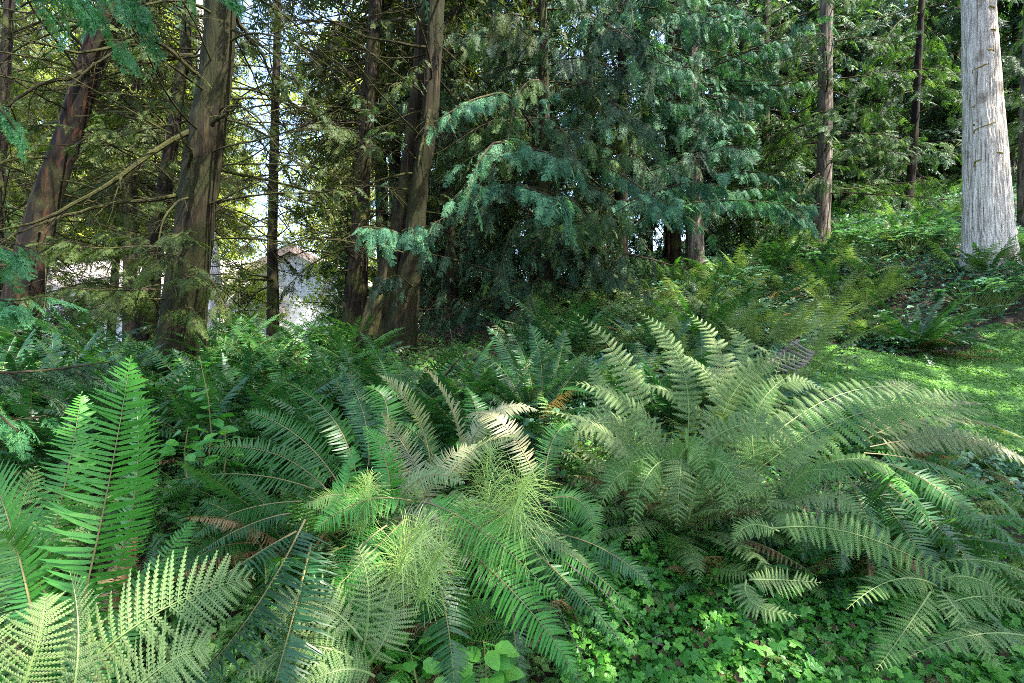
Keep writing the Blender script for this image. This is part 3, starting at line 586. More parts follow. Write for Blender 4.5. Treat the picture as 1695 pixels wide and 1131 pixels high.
dress(tJ, pJ, 4.4, 9.8, 36, (1.2, 2.6), (-20, 15), (0, 50), M['limb_dark'], M['hemlock'], H[2], .8, .30, .5, 8, r0=.012, taper=False)
dress(tK, pK, 6.5, 13, 44, (1.4, 3.2), (-20, 10), (0, 40), M['limb_dark'], M['hemlock'], H[1], .9, .34, .4, 8, r0=.014, taper=False)
dress(tM, pM, 5.5, 10, 18, (1.0, 2.4), (-20, 10), (0, 40), M['limb_dark'], M['hemlock'], H[2], .8, .30, .4, 8, r0=.012, taper=False)
dress(tP, pP, 3.4, 7, 12, (.5, 1.2), (-10, 20), (0, 60), M['limb_dark'], M['cedar'], H[1], .9, .30, .6, 6, r0=.008, taper=False)
dress(tN, pN, 5.5, 10, 10, (1, 2), (10, 40), (0, 40), M['limb_dark'], M['yellow'], LSP, .8, .4, .2, 6, r0=.012, taper=False)
dress(tH2, pH2, 5, 9, 10, (.8, 1.8), (-10, 20), (20, 60), M['limb_dark'], M['cedar'], H[1], .8, .34, .7, 6, r0=.010, taper=False)
# mossy ledges and scars on the big pale trunk
Lt = np.array([[(1637,437),(1631,300),(1627,200),(1623,100),(1619,0)]])[0]
def scar(px0, px1, py0, py1, rr=.014):
    a = Acc(); pts = []
    for f in np.linspace(0, 1, 14):
        z = at(0, py0 + (py1 - py0) * f, 9.0)[2]; c, r_ = pL(z); xx = (px0 + (px1 - px0) * f - 847.5) / F * 8.7 - (c[0] + bL[0]); xx = np.clip(xx, -r_ * .97, r_ * .97)
        pts.append([c[0] + xx, c[1] - math.sqrt(max(0, (r_ * 1.05) ** 2 - xx ** 2)), c[2] + random.gauss(0, .004)])
    tube(a, pts, rr * np.r_[.4, rng.uniform(.6, 1.3, 12), .4], 6, 0, .5, .3); put('mossy_scar', a.mesh('mossy_scar', [M['moss']], True), tL)
scar(1609,1642,128,117,.011); scar(1608,1650,226,213,.013); scar(1606,1634,280,270,.011)
for px_, py_ in [(1648,25),(1650,62),(1645,95),(1606,180),(1625,210),(1655,262)]: scar(px_ - 5, px_ + 5, py_, py_ + 2, .013)

# named drooping sprays of the centre, in the photograph's places (belong to the hidden cedars)
def hang_limb(t_, b_, pts_, r0, leafm, dens=1.1, size=.30, lvl=3, hang=.8, twigs=9, tl=.32):
    P = np.array(bm(b_, *pts_)); s = np.arange(len(P)); f = np.linspace(0, len(P) - 1, 14)
    P = np.stack([np.interp(f, s, P[:, k]) for k in range(3)], -1); P[1:-1] = (P[:-2] + 2 * P[1:-1] + P[2:]) / 4
    fo = Acc(); lm = limb_mesh(None, 0, 0, 0, r0, 0, M['limb_dark'], fo, leafm, twigs, tl, H[lvl], dens, size, hang, path=P, fromf=.3)
    l = put('limb', lm, t_); put('foliage', fo.mesh('foliage', [leafm]), l)
hang_limb(tQ, bQ, [(895,230,8.8),(840,150,7.8),(780,165,7.0),(730,195,6.6)], .018, M['cedar_teal'])
hang_limb(tQ, bQ, [(890,260,8.8),(820,230,7.6),(790,270,7.0),(770,330,6.7)], .016, M['cedar_teal'], 1.0, .3)
hang_limb(tQ, bQ, [(895,280,8.8),(860,245,7.6),(900,250,6.9),(930,265,6.5)], .015, M['cedar_teal'])
hang_limb(tQ, bQ, [(890,330,8.8),(850,300,7.6),(870,310,6.9),(915,325,6.6),(940,345,6.5)], .015, M['cedar_teal'])
hang_limb(tQ, bQ, [(890,360,8.8),(820,310,7.6),(780,330,7.2),(720,370,6.9)], .014, M['cedar'])
hang_limb(tS, bS, [(1020,120,9.6),(1000,40,8.4),(1040,60,7.6),(1080,110,7.2)], .018, M['cedar'], 1.4)
hang_limb(tS, bS, [(1020,200,9.6),(1000,160,8.4),(1040,190,7.6),(1100,225,7.1)], .018, M['cedar'], 1.3)
hang_limb(tS, bS, [(1020,280,9.6),(990,270,8.6),(1030,290,7.8),(1090,330,7.3),(1120,350,7.2)], .016, M['cedar_teal'])
hang_limb(tS, bS, [(1020,350,9.6),(1000,340,8.6),(1060,330,7.9),(1130,300,7.6),(1200,310,7.5)], .016, M['cedar_teal'], 1.2)
hang_limb(tS, bS, [(1020,380,9.6),(980,370,8.6),(940,390,7.9),(930,440,7.6)], .014, M['cedar'])
hang_limb(tS, bS, [(1020,360,9.6),(1100,340,8.8),(1200,330,8.3),(1290,335,8.1),(1325,360,8.1)], .016, M['cedar_teal'], 1.3)
hang_limb(tF, bF, [(690,410,8.0),(660,385,7.3),(630,378,7.0),(600,375,6.8)], .012, M['cedar_teal'], 1.0, .3)
hang_limb(tF, bF, [(690,400,8.0),(690,370,7.3),(680,380,6.9),(695,400,6.7)], .012, M['cedar_teal'], 1.0, .28)
hang_limb(tF, bF, [(690,480,8.0),(660,455,7.4),(640,460,7.2),(620,475,7.1)], .010, M['cedar'], 1.0, .25)

# --- a cedar just outside the frame on the left, reaching in; and an added shade cedar behind the camera overhead
def free_tree(name, label, b, path, rad, bark, seed):
    b = np.array(b, float); b[2] = gz(b[0], b[1]); t = thing(name, label, 'tree', b)
    P = np.array(path, float); P[0, 2] -= .2
    put('trunk', trunk_mesh('trunk', P, rad, bark, seed, 24, .1, .4), t)
    def point(z):
        return np.array([np.interp(z, P[:, 2], P[:, 0]), np.interp(z, P[:, 2], P[:, 1]), z]), float(np.interp(z, P[:, 2], rad))
    return t, b, point
tU, bU, pU = free_tree('cedar_tree', 'cedar outside the frame whose bright teal sprays hang in from the left and top edges', (-3.9, 2.0, 0), [(0,0,0),(.05,0,3),(0,.1,7),(.1,0,12)], [.22,.17,.12,.02], M['bark'], 31)
def tl_limb(pts_, dens=1.3, size=.2, hang=.4, lvl=3, r0=.01, leafm=None, twigs=8):
    hang_limb(tU, bU, pts_, r0, leafm or M['teal_near'], dens, size, lvl, hang, twigs, .22)
def U0(z): return ((-3.85 / 2.02) * F + 847.5, 565.5 - (z - CZ) / 2.02 * F, 2.02)
tl_limb([U0(4.4), (-150,-120,2.5), (30,-60,2.6), (110,-25,2.6), (150,25,2.6)], 1.2, .16)
tl_limb([U0(4.6), (-100,-160,2.7), (120,-70,2.8), (200,-35,2.8), (238,25,2.8)], 1.2, .17)
tl_limb([U0(4.7), (0,-180,2.9), (260,-90,3.0), (350,-50,3.0), (395,8,3.0)], 1.0, .14)
tl_limb([U0(2.7), (-200,120,2.4), (-80,140,2.4), (-10,165,2.3), (35,225,2.3)], 1.2, .15)
tl_limb([U0(2.1), (-200,380,2.4), (-80,395,2.4), (-10,400,2.3), (30,425,2.3)], 1.0, .13)
tl_limb([U0(1.9), (-200,440,2.4), (-80,470,2.4), (-20,490,2.3), (30,505,2.3)], 1.4, .16)
tl_limb([U0(1.7), (-150,600,2.5), (0,620,2.8), (90,612,3.1), (190,598,3.3)], 1.2, .17, .25, leafm=M['cedar'])
tl_limb([U0(1.4), (-200,640,2.3), (-60,650,2.3), (-10,680,2.3), (30,715,2.3)], 1.2, .15)
fo = Acc()
for k in range(24):
    z = random.uniform(4.9, 11); p_, r_ = pU(z); az = R(random.uniform(0, 360))
    put('limb', limb_mesh(p_, az, R(random.uniform(-5, 20)), random.uniform(1.5, 3.2) * (1.3 - z / 14), .02, R(40), M['limb_dark'], fo, None, 7, .35, H[0], 1.0, .45, .5), tU)
put('foliage', fo.mesh('foliage', [M['cedar']]), tU)
# added unseen shade cedars on the sunny side; crowns cut for chosen patches of sun
SD3 = np.array(sd)
SUNNY = [(-.15, 2.55, .85, .75), (.95, 3.3, .55, .7), (2.7, 3.6, .8, .55), (3.75, 5.45, .38, .32), (1.5, 4.6, .5, .5), (.1, 4.7, .3, .3), (-1.7, 1.6, .3, .25), (3.6, 8.2, .5, .4), (2.2, 6.8, .6, .3), (1.9, 2.2, .35, .3), (-.7, 3.1, .5, .35), (.5, 2.1, .5, .3), (-1.5, 1.7, .5, .35), (2.1, 3.0, .5, .35), (1.3, 9.2, .5, .3), (.6, 8.6, .3, .2), (-6.5, 7.3, .3, .3), (2.7, 2.3, .25, .2), (5.5, 7.9, .5, .3)]
SPECK = [(1.5, 2.3, 1.0, .5), (2.4, 2.6, .8, .5), (.6, 1.8, .6, .3), (-.9, 4.4, .6, .4), (-2.2, 3.6, .6, .4), (.3, 8.6, 1.8, 1.2), (1.8, 9.6, 1.2, .8), (5.9, 7.4, 1.2, .5), (4.8, 6.3, 1.2, .6), (6.6, 6.3, 1.0, .5), (2.6, 8.6, 1.6, .7), (5.0, 9.2, 1.4, .7), (1.3, 6.6, 1.0, .5), (-2.6, 2.6, .8, .6), (3.0, 2.3, 1.0, .4), (.5, 2.0, .5, .4), (1.8, 3.2, 1.2, .6)]
def keep_faces(c):  # drops faces of the added crowns over the listed sun patches
    z0 = np.full(len(c), 1.5)
    for _ in range(3):
        fp = c - SD3 * ((c[:, 2] - z0) / SD3[2])[:, None]; z0 = ground(fp[:, 0], fp[:, 1]) + .8
    x, y = fp[:, 0], fp[:, 1]
    nz = np.sin(x * 5.3 + 1.7 * np.sin(y * 3.1)) * np.sin(y * 4.7 + 2.1 * np.sin(x * 2.3 + 1)) + .5 * np.sin(x * 11 + y * 7) * np.sin(y * 13 - x * 4)
    n2 = np.sin(x * 9.1 + 2 * np.sin(y * 6.3)) * np.sin(y * 8.3 + 2 * np.sin(x * 7.7))
    gap = (.75 * nz + .4 * n2) > np.where(x > -.9, .42, .72)
    for gx, gy, ax, ay in SUNNY: gap |= (((x - gx) / ax) ** 2 + ((y - gy) / ay) ** 2 < 1) & (nz > -.45)
    for gx, gy, ax, ay in SPECK: gap |= (((x - gx) / ax) ** 2 + ((y - gy) / ay) ** 2 < 1) & (nz > .02)
    return ~gap & (z0 < 40)
def shade_tree(label, x, y, h, rad_, n, zlo):
    t_, b_, p_ = free_tree('cedar_tree', label, (x, y, 0), [(0,0,0),(0,.1,h*.35),(0,.1,h*.7),(.1,0,h)], [.32,.25,.15,.02], M['bark'], int(x * 7 + 100))
    fo = Acc()
    for k in range(n):
        f = random.random(); z = h * (zlo + (.98 - zlo) * f); c_, r_ = p_(z); az = R(random.uniform(0, 360))
        lm = limb_mesh(c_, az, R(random.uniform(-5, 20)), rad_ * random.uniform(.7, 1.1) * (1.05 - .75 * f), .035, R(35), M['limb_dark'], fo, None, 6, .35, H[0], 1.0, .95, .35)
        put('limb', lm, t_)
    v, q, m_, tt = fo.arrays(); k_ = keep_faces(v[q].mean(1) + b_)
    fo = Acc(); fo.add(v, q[k_], 0, tt[k_]); put('foliage', fo.mesh('foliage', [M['cedar']]), t_)
for i_, a_ in enumerate([(1.8,-2.8,15,4.5,46,.42),(6.2,-1.2,17,4.6,60,.38),(10.2,1.6,19,4.8,64,.34),(14.5,4.2,20,5,64,.32),(13.2,-1.8,21,5,50,.4),(19,8.5,22,5.5,60,.3),(8.5,-6.5,20,5,44,.4),(20,2.5,23,5.5,44,.4),(4.5,-7,18,4.6,30,.45),(4.3,1.2,17,4.9,70,.48),(8.0,4.0,19,4.6,64,.48)]):
    shade_tree('tall added shade cedar outside the frame to the right, %s of its stand' % ORD[i_], *a_)

# ------------------------------------------------------------------ background trees (variants, then copies)
def bg_variant(name, h, n, L, leaf, spr, lm, size, dens, bark, el=(-20, 15), hang=.45, r=.18, zlo=.06, shape=.75):
    t = put(name, None, None, (0, 0, 0))
    P = [(0,0,-.3),(.1,0,h*.3),(0,.1,h*.7),(0,0,h)]; rad = [r,r*.8,r*.45,.01]
    put('trunk', trunk_mesh('trunk', P, rad, bark, int(h * 10), 12, .06, .3, .6), t)
    fo = Acc(); wd = Acc()
    for k in range(n):
        f = (k + random.random()) / n; z = h * (zlo + (.99 - zlo) * f); az = random.uniform(0, 6.28)
        l = random.uniform(*L) * (1 - shape * f)
        a = Acc(); pts, e, zz = limb_path((0, 0, z), az, R(random.uniform(*el)), l, R(random.uniform(0, 50)), 7)
        tube(wd, pts, np.linspace(.03, .006, 8), 4)
        m_ = int(l / size * 3.2 * dens) + 2; ff = rng.uniform(.12, 1, m_); ii = np.minimum((ff * 7).astype(int), 6)
        b = pts[ii] + (pts[ii + 1] - pts[ii]) * rng.random((m_, 1)); T = norm(pts[ii + 1] - pts[ii]); side = norm(np.cross(T, [0, 0, 1.])) * rng.choice([-1, 1], (m_, 1))
        D = norm(T * rng.uniform(.2, 1, (m_, 1)) + side * rng.uniform(.2, 1.3, (m_, 1)) + np.array([0, 0, -1.]) * hang * rng.uniform(.2, 1.6, (m_, 1)))
        b = b + side * rng.uniform(0, .25, (m_, 1)) * l * .5
        scatter(fo, spr, b, D, np.array([[0, 0, 1.]] * m_) + rng.normal(0, .4, (m_, 3)), size * rng.uniform(.6, 1.3, m_))
    put('limb', wd.mesh('limb', [lm]), t); put('crown', fo.mesh('crown', [leaf]), t)
    return t
def copy_tree(o, parent=None):
    c = o.copy(); col.objects.link(c); c.parent = parent
    for ch in o.children: copy_tree(ch, c)
    return c
BG = {
 'dark': bg_variant('conifer_tree', 17, 120, (2.2, 3.6), M['cedar'], H[1], M['limb_dark'], .62, 1.0, M['bark_dark']),
 'hem': bg_variant('hemlock_tree', 18, 130, (2.0, 3.8), M['hemlock'], H[1], M['limb_dark'], .60, 1.0, M['bark'], el=(-25, 10)),
 'hem2': bg_variant('hemlock_tree', 14, 110, (1.8, 3.2), M['hemlock'], NSP, M['limb_dark'], .60, 1.1, M['bark_red'], el=(-20, 15)),
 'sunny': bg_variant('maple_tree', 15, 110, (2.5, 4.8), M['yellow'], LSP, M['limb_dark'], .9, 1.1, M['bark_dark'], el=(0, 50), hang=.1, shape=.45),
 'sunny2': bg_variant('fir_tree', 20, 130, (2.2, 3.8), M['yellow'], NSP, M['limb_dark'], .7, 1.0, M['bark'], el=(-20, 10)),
 'olive': bg_variant('hemlock_tree', 15, 120, (2.0, 3.6), M['olivelit'], H[1], M['limb_dark'], .5, 1.0, M['bark_dark'], el=(-25, 15), zlo=.30, shape=.35),
 'bush': bg_variant('understory_bush', 3.2, 46, (.8, 1.8), M['yellow'], LSP, M['limb_dark'], .55, 1.1, M['bark_dark'], el=(0, 60), hang=.1, r=.03, zlo=.02, shape=.5),
 'shrub': bg_variant('young_cedar', 5.5, 80, (.9, 1.9), M['hemlock'], H[1], M['limb_dark'], .42, 1.0, M['bark_dark'], r=.05, zlo=.04),
}
used = set()
def plant(kind, px, d, label, cat='tree', group=None, s=1.0, dz=0):
    x = (px - 847.5) / F * d; y = d
    src = BG[kind]
    o = src if kind not in used else copy_tree(src)
    used.add(kind)
    o.location = (x, y, gz(x, y) + dz); o.rotation_euler = (R(random.uniform(-3, 3)), R(random.uniform(-3, 3)), random.uniform(0, 6.28)); s *= random.uniform(.9, 1.1); o.scale = (s, s, s)
    return tag(o, label, cat, group)
def row(kind, lst, pat, cat, group, s=1.0):
    lst = sorted(lst, key=lambda q: q[0])
    for i, (px, d) in enumerate(lst): plant(kind, px, d, pat % ORD[i], cat, group, s)
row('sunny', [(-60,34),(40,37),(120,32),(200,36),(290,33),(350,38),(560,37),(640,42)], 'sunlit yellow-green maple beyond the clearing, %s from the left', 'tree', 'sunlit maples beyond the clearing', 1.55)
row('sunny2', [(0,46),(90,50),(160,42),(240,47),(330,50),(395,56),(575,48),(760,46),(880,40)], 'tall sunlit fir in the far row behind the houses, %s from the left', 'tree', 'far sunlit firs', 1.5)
row('bush', [(395,17.5),(425,19),(375,20),(560,16),(585,16.5),(420,24),(350,25),(480,28),(530,30)], 'bright leafy bush in the clearing by the houses, %s from the left', 'bush', 'bushes in the clearing')
row('dark', [(1235,23),(1290,19.5),(1375,21),(1455,19),(1535,25),(1590,20.5),(1665,18.5),(740,14),(820,15),(890,13),(980,14.5),(1070,16),(1110,15),(1190,20),(700,30),(800,28),(900,30)], 'dark cedar in the deep woods behind the centre foliage, %s from the left', 'tree', 'dark cedars in the deep woods')
row('hem', [(1150,24),(1230,18.5),(1310,22),(1400,19),(1450,26),(1560,22),(1620,18),(1690,24),(1740,17)], 'green hemlock on the right-hand hillside, %s from the left', 'tree', 'hemlocks on the hillside')
row('olive', [(-70,15),(-10,20),(180,21),(250,17.5),(60,24),(215,15),(315,19),(640,13.5),(170,29),(270,30),(560,28),(655,12.5),(715,11.8)], 'olive high-crowned hemlock behind the left trunks, %s from the left', 'tree', 'olive hemlocks behind the left trunks')
row('hem2', [(1250,30),(1340,25),(1300,28),(1420,33),(1520,30),(1600,34),(1700,31)], 'soft feathery hemlock far back in the woods, %s from the left', 'tree', 'feathery far hemlocks')
row('shrub', [(575,12.5),(780,11.5),(840,10.5),(990,12),(1180,14),(1225,12.5),(1290,13),(1420,17),(1560,19),(700,12),(-10,11)], 'low young cedar with layered boughs, %s from the left in the undergrowth', 'young tree', 'young cedars in the undergrowth', .62)

# ------------------------------------------------------------------ houses beyond the trees
def quadbox(acc, x0, x1, y0, y1, z0, z1, mat=0): box(acc, np.array([(x0+x1)/2, (y0+y1)/2, (z0+z1)/2]), np.array([x1-x0, y1-y0, z1-z0]), mat)
def siding_mat(name, c, pitch):
    m, n, L = newmat(name); g_ = n.nodes.new('ShaderNodeNewGeometry'); s_ = n.nodes.new('ShaderNodeSeparateXYZ'); L.new(g_.outputs['Position'], s_.inputs[0])
    f = n.nodes.new('ShaderNodeMath'); f.operation = 'MULTIPLY'; f.inputs[1].default_value = 1 / pitch; L.new(s_.outputs['Z'], f.inputs[0])
    fr = n.nodes.new('ShaderNodeMath'); fr.operation = 'FRACT'; L.new(f.outputs[0], fr.inputs[0])
    r_ = ramp(n, [(0, tuple(x * .55 for x in c)), (.14, c), (1, c)]); L.new(fr.outputs[0], r_.inputs[0])
    p_ = n.nodes.new('ShaderNodeBsdfPrincipled'); p_.inputs['Roughness'].default_value = .8; L.new(r_.outputs[0], p_.inputs['Base Color'])
    b_ = n.nodes.new('ShaderNodeBump'); b_.inputs['Distance'].default_value = .02; L.new(fr.outputs[0], b_.inputs['Height']); L.new(b_.outputs[0], p_.inputs['Normal'])
    o_ = n.nodes.new('ShaderNodeOutputMaterial'); L.new(p_.outputs[0], o_.inputs[0]); return m
mw = siding_mat('grey_siding', (.62, .61, .65), .16); mwh = siding_mat('white_siding', (.80, .79, .84), .2)
mroof = plain_mat('roof_shingle', (.42, .37, .36), .9, .25, 20); mtrim = plain_mat('white_trim', (.82, .80, .80), .6, .05); mglass = plain_mat('window_glass', (.03, .04, .05), .08, .1)
mfas = plain_mat('pink_fascia', (.62, .46, .40), .7, .1)
def house(name, label, c, wx, wy, ze, zr, zg, wall, ridge='x', over=.4, windows=()):
    t = thing(name, label, 'house', (c[0], c[1], zg))
    a = Acc(); hx, hy = wx / 2, wy / 2; e = ze - zg; r = zr - zg
    if ridge == 'x':
        v = [(-hx,-hy,-.5),(hx,-hy,-.5),(hx,hy,-.5),(-hx,hy,-.5),(-hx,-hy,e),(hx,-hy,e),(hx,hy,e),(-hx,hy,e),(-hx,0,r-.05),(hx,0,r-.05)]
        a.add(v, [[0,1,5,4],[2,3,7,6],[1,2,6,5],[3,0,4,7],[4,8,7,7],[5,6,9,9]])
    else:
        v = [(-hx,-hy,-.5),(hx,-hy,-.5),(hx,hy,-.5),(-hx,hy,-.5),(-hx,-hy,e),(hx,-hy,e),(hx,hy,e),(-hx,hy,e),(0,-hy,r-.05),(0,hy,r-.05)]
        a.add(v, [[0,1,5,4],[2,3,7,6],[1,2,6,5],[3,0,4,7],[4,5,8,8],[6,7,9,9]])
    put('wall', a.mesh('wall', [wall]), t)
    a = Acc(); th = .16
    for s in (-1, 1):
        if ridge == 'x':
            sl = (r - e) / hy; A = [(-hx-over,0,r),(hx+over,0,r),(hx+over,s*(hy+over),e-sl*over),(-hx-over,s*(hy+over),e-sl*over)]
        else:
            sl = (r - e) / hx; A = [(0,-hy-over,r),(0,hy+over,r),(s*(hx+over),hy+over,e-sl*over),(s*(hx+over),-hy-over,e-sl*over)]
        A = np.array(A, float); B = A + [0, 0, th]
        a.add(np.r_[A, B], [[0,1,2,3],[4,5,6,7],[0,1,5,4],[1,2,6,5],[2,3,7,6],[3,0,4,7]])
    rf = put('roof', a.mesh('roof', [mroof]), t)
    a = Acc()
    if ridge == 'x': quadbox(a, -hx-over, hx+over, -hy-over-.1, -hy-over, e-sl*over-.05, e-sl*over+.2)
    else:
        for s in (-1, 1):
            A = np.array([(0,-hy-over-.03,r+.18),(s*(hx+over),-hy-over-.03,e-sl*over+.18),(s*(hx+over),-hy-over-.03,e-sl*over-.12),(0,-hy-over-.03,r-.12)], float)
            B = A + [0, -.05, 0]; a.add(np.r_[A, B], [[0,1,2,3],[4,5,6,7],[0,1,5,4],[1,2,6,5],[2,3,7,6],[3,0,4,7]])
    put('fascia', a.mesh('fascia', [mtrim if ridge == 'x' else mfas]), t)
    for (x, z, ww, hh) in windows:
        a = Acc(); quadbox(a, x-ww/2-.08, x+ww/2+.08, -hy-.06, -hy-.003, z-hh/2-.08, z+hh/2+.08); wf = put('window', a.mesh('window', [mtrim]), t)
        a = Acc(); quadbox(a, x-ww/2, x+ww/2, -hy-.075, -hy-.05, z-hh/2, z+hh/2); put('pane', a.mesh('pane', [mglass]), wf)
    return t
house('grey_house', 'grey shingle-sided house with a pale roof seen behind the far left trunks', (-19.8, 27), 11.5, 6, 3.9, 5.6, 0, mw, 'x', .5, [(3.5, 1.6, 1.2, 1.1)])
house('white_house', 'white gabled house partly hidden behind the slender dark trunk', (-8.3, 22), 3.4, 5, 4.1, 5.0, .2, mwh, 'y', .3)
house('white_shed', 'low white gabled outbuilding left of the white house', (-9.6, 19.8), 1.7, 2, 2.7, 3.4, .3, mwh, 'y', .15)

# ------------------------------------------------------------------ mid-distance ferns
FV = {
 'sword': [fern_mesh('sword_fern', 'sword', 18, .95, .095, M['sword'], 34) for _ in range(3)],
 'dark': [fern_mesh('sword_fern', 'sword', 20, .95, .10, M['sword_dark'], 34) for _ in range(3)],
 'lady': [fern_mesh('lady_fern', 'lady', 10, .85, .17, M['lady'], 17, (35, 75), (20, 60), dead=1) for _ in range(3)],
 'ladyg': [fern_mesh('lady_fern', 'lady', 10, .8, .16, M['lady_green'], 17, (35, 75), (20, 60), dead=1) for _ in range(2)],
 'rust': [fern_mesh('lady_fern', 'lady', 9, .7, .15, M['rust'], 16, (20, 60), (30, 70), dead=0)],
}
fern_spots = []
def fern_row(kind, name, pxs, ds, pat, group, s=(1.0, 1.35), cat='fern', n=None):
    k = 0; pxl = list(pxs)
    for i, px in enumerate(pxl):
        px = px + random.uniform(-18, 18); d = random.uniform(*ds); x = (px - 847.5) / F * d
        kd = kind if isinstance(kind, str) else random.choice(kind)
        me = random.choice(FV[kd]); o = put(me.name.split('.')[0], me, None, (x, d, gz(x, d) - .02))
        sc_ = random.uniform(*s); o.scale = (sc_, sc_, sc_ * random.uniform(.85, 1.1)); o.rotation_euler = (R(random.uniform(-8, 8)), R(random.uniform(-8, 8)), random.uniform(0, 6.28))
        what = {'sword': 'green sword fern', 'dark': 'dark blue-green sword fern', 'lady': 'pale lady fern', 'ladyg': 'fresh green lady fern', 'rust': 'rusty brown faded fern'}[kd]
        tag(o, (what + ' ' + pat) % ORD[k], cat, group); k += 1
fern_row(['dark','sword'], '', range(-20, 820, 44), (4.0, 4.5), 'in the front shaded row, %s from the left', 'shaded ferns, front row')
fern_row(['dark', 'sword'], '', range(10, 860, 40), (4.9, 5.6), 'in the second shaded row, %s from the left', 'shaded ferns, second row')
fern_row(['dark', 'sword'], '', range(350, 640, 42), (6.3, 7.0), 'between thick and forked trunks, %s from the left', 'ferns between the trunks')
fern_row(['dark', 'sword'], '', range(340, 600, 36), (7.6, 8.6), 'in the rear bed, %s from the left', 'ferns in the rear bed', (.9, 1.2))
fern_row('dark', '', range(-10, 260, 50), (6.2, 7.2), 'by the leaning trunk, %s from the left', 'ferns at the leaning trunk')
fern_row(['lady', 'ladyg', 'lady', 'dark'], '', range(930, 1260, 28), (4.5, 5.4), 'behind the bracken clump, %s from the left', 'pale ferns, first row', (.9, 1.15))
fern_row(['lady', 'lady', 'dark', 'rust', 'lady', 'sword'], '', range(880, 1330, 26), (5.9, 7.0), 'low on the slope, %s from the left', 'slope ferns, second row', (1.0, 1.3))
fern_row(['dark', 'lady', 'lady', 'lady', 'rust', 'lady'], '', range(930, 1420, 27), (7.4, 8.4), 'higher on the slope, %s from the left', 'slope ferns, third row', (1.0, 1.3))
fern_row(['dark', 'lady', 'lady', 'rust', 'lady'], '', range(960, 1500, 27), (8.8, 9.8), 'in the upper slope row, %s from the left', 'slope ferns, upper row', (1.0, 1.3))
fern_row(['sword', 'ladyg', 'lady'], '', range(1130, 1560, 27), (10.4, 11.4), 'at the slope top, %s from the left', 'slope ferns, top row', (1.0, 1.3))
fern_row(['lady', 'lady', 'sword', 'ladyg'], '', list(range(1380, 1450, 34)) + list(range(1600, 1740, 34)), (8.6, 9.4), 'in front of the big pale trunk, %s from the left', 'ferns before the pale trunk', (1.0, 1.3))
fern_row(['sword', 'ladyg'], '', range(1380, 1640, 24), (13, 15), 'on the hillside glade, %s from the left', 'hillside glade ferns', (.9, 1.3))
fern_row(['sword', 'ladyg'], '', range(1370, 1660, 26), (16, 18), 'at the back glade, %s from the left', 'back glade ferns', (.9, 1.4))

# ------------------------------------------------------------------ foreground ferns with a part for each frond
def hero_fern(name, label, base, fr, leafm, kind='sword', npairs=50, nrand=6, L=.9, W=.1, el=(20, 65), bend=(30, 70), azr=(0, 360), stemm=None, deadn=3, group=None, tsh=0., droop=.25):
    """fr: list of ((px,py,d) x3, W, up[, leaf material])"""
    b = at(*base); b[2] = gz(b[0], b[1]) if len(base) < 4 else b[2]
    t = thing(name, label, 'fern', b, group)
    st = stemm or (M['stem'] if kind == 'sword' else M['stemg'])
    for f in fr:
        P0, P1, P2 = (at(*q_) - b for q_ in f[0]); up = np.array(f[2], float); lm = f[3] if len(f) > 3 else leafm
        a = Acc(); Lf = np.linalg.norm(P1 - P0) + np.linalg.norm(P2 - P1)
        # control point so that the curve passes through the middle image point
        C = 2 * P1 - .5 * (P0 + P2)
        frond(a, P0, C, P2, up, f[1], kind, npairs, .06, tshift=tsh, droop=droop, rr=.0045)
        put('frond', a.mesh('frond', [lm, st]), t)
    for i in range(int(nrand * 1.7)):
        az = R(random.uniform(*azr)); f = random.uniform(.7, 1.1)
        P0, P1, P2, up = rand_frond_pts(az, R(random.uniform(*el)), L * f, R(random.uniform(*bend)))
        dd_ = random.random() < .10
        a = Acc(); frond(a, P0, P1, P2, up, W * f * (.7 if dd_ else 1), kind, npairs, .12 if kind == 'sword' else .2, tshift=tsh, droop=random.uniform(.1, .45) + .5 * dd_)
        o = put('dead_frond' if dd_ else 'frond', a.mesh('frond', [M['rust'] if dd_ else leafm, st]), t)
        if dd_: o['label'] = 'browned curling frond'
    for i in range(deadn):
        az = random.uniform(0, 6.28); P0, P1, P2, up = rand_frond_pts(az, R(random.uniform(-5, 15)), L * .75, R(random.uniform(5, 40)))
        a = Acc(); frond(a, P0, P1, P2, up, W * .55, kind, npairs // 2, .15, droop=.8, twist=1.2)
        o = put('dead_frond', a.mesh('dead_frond', [M['rust'], st]), t); o['label'] = 'withered brown frond'
    return t
CAM = (0, -1, .35); UPC = (0, -.5, 1); UP = (0, -.15, 1)
SB = M['sword_bright']; SW = M['sword']; SD = M['sword_dark']; LD = M['lady']; LG = M['lady_green']; PK = M['pink']
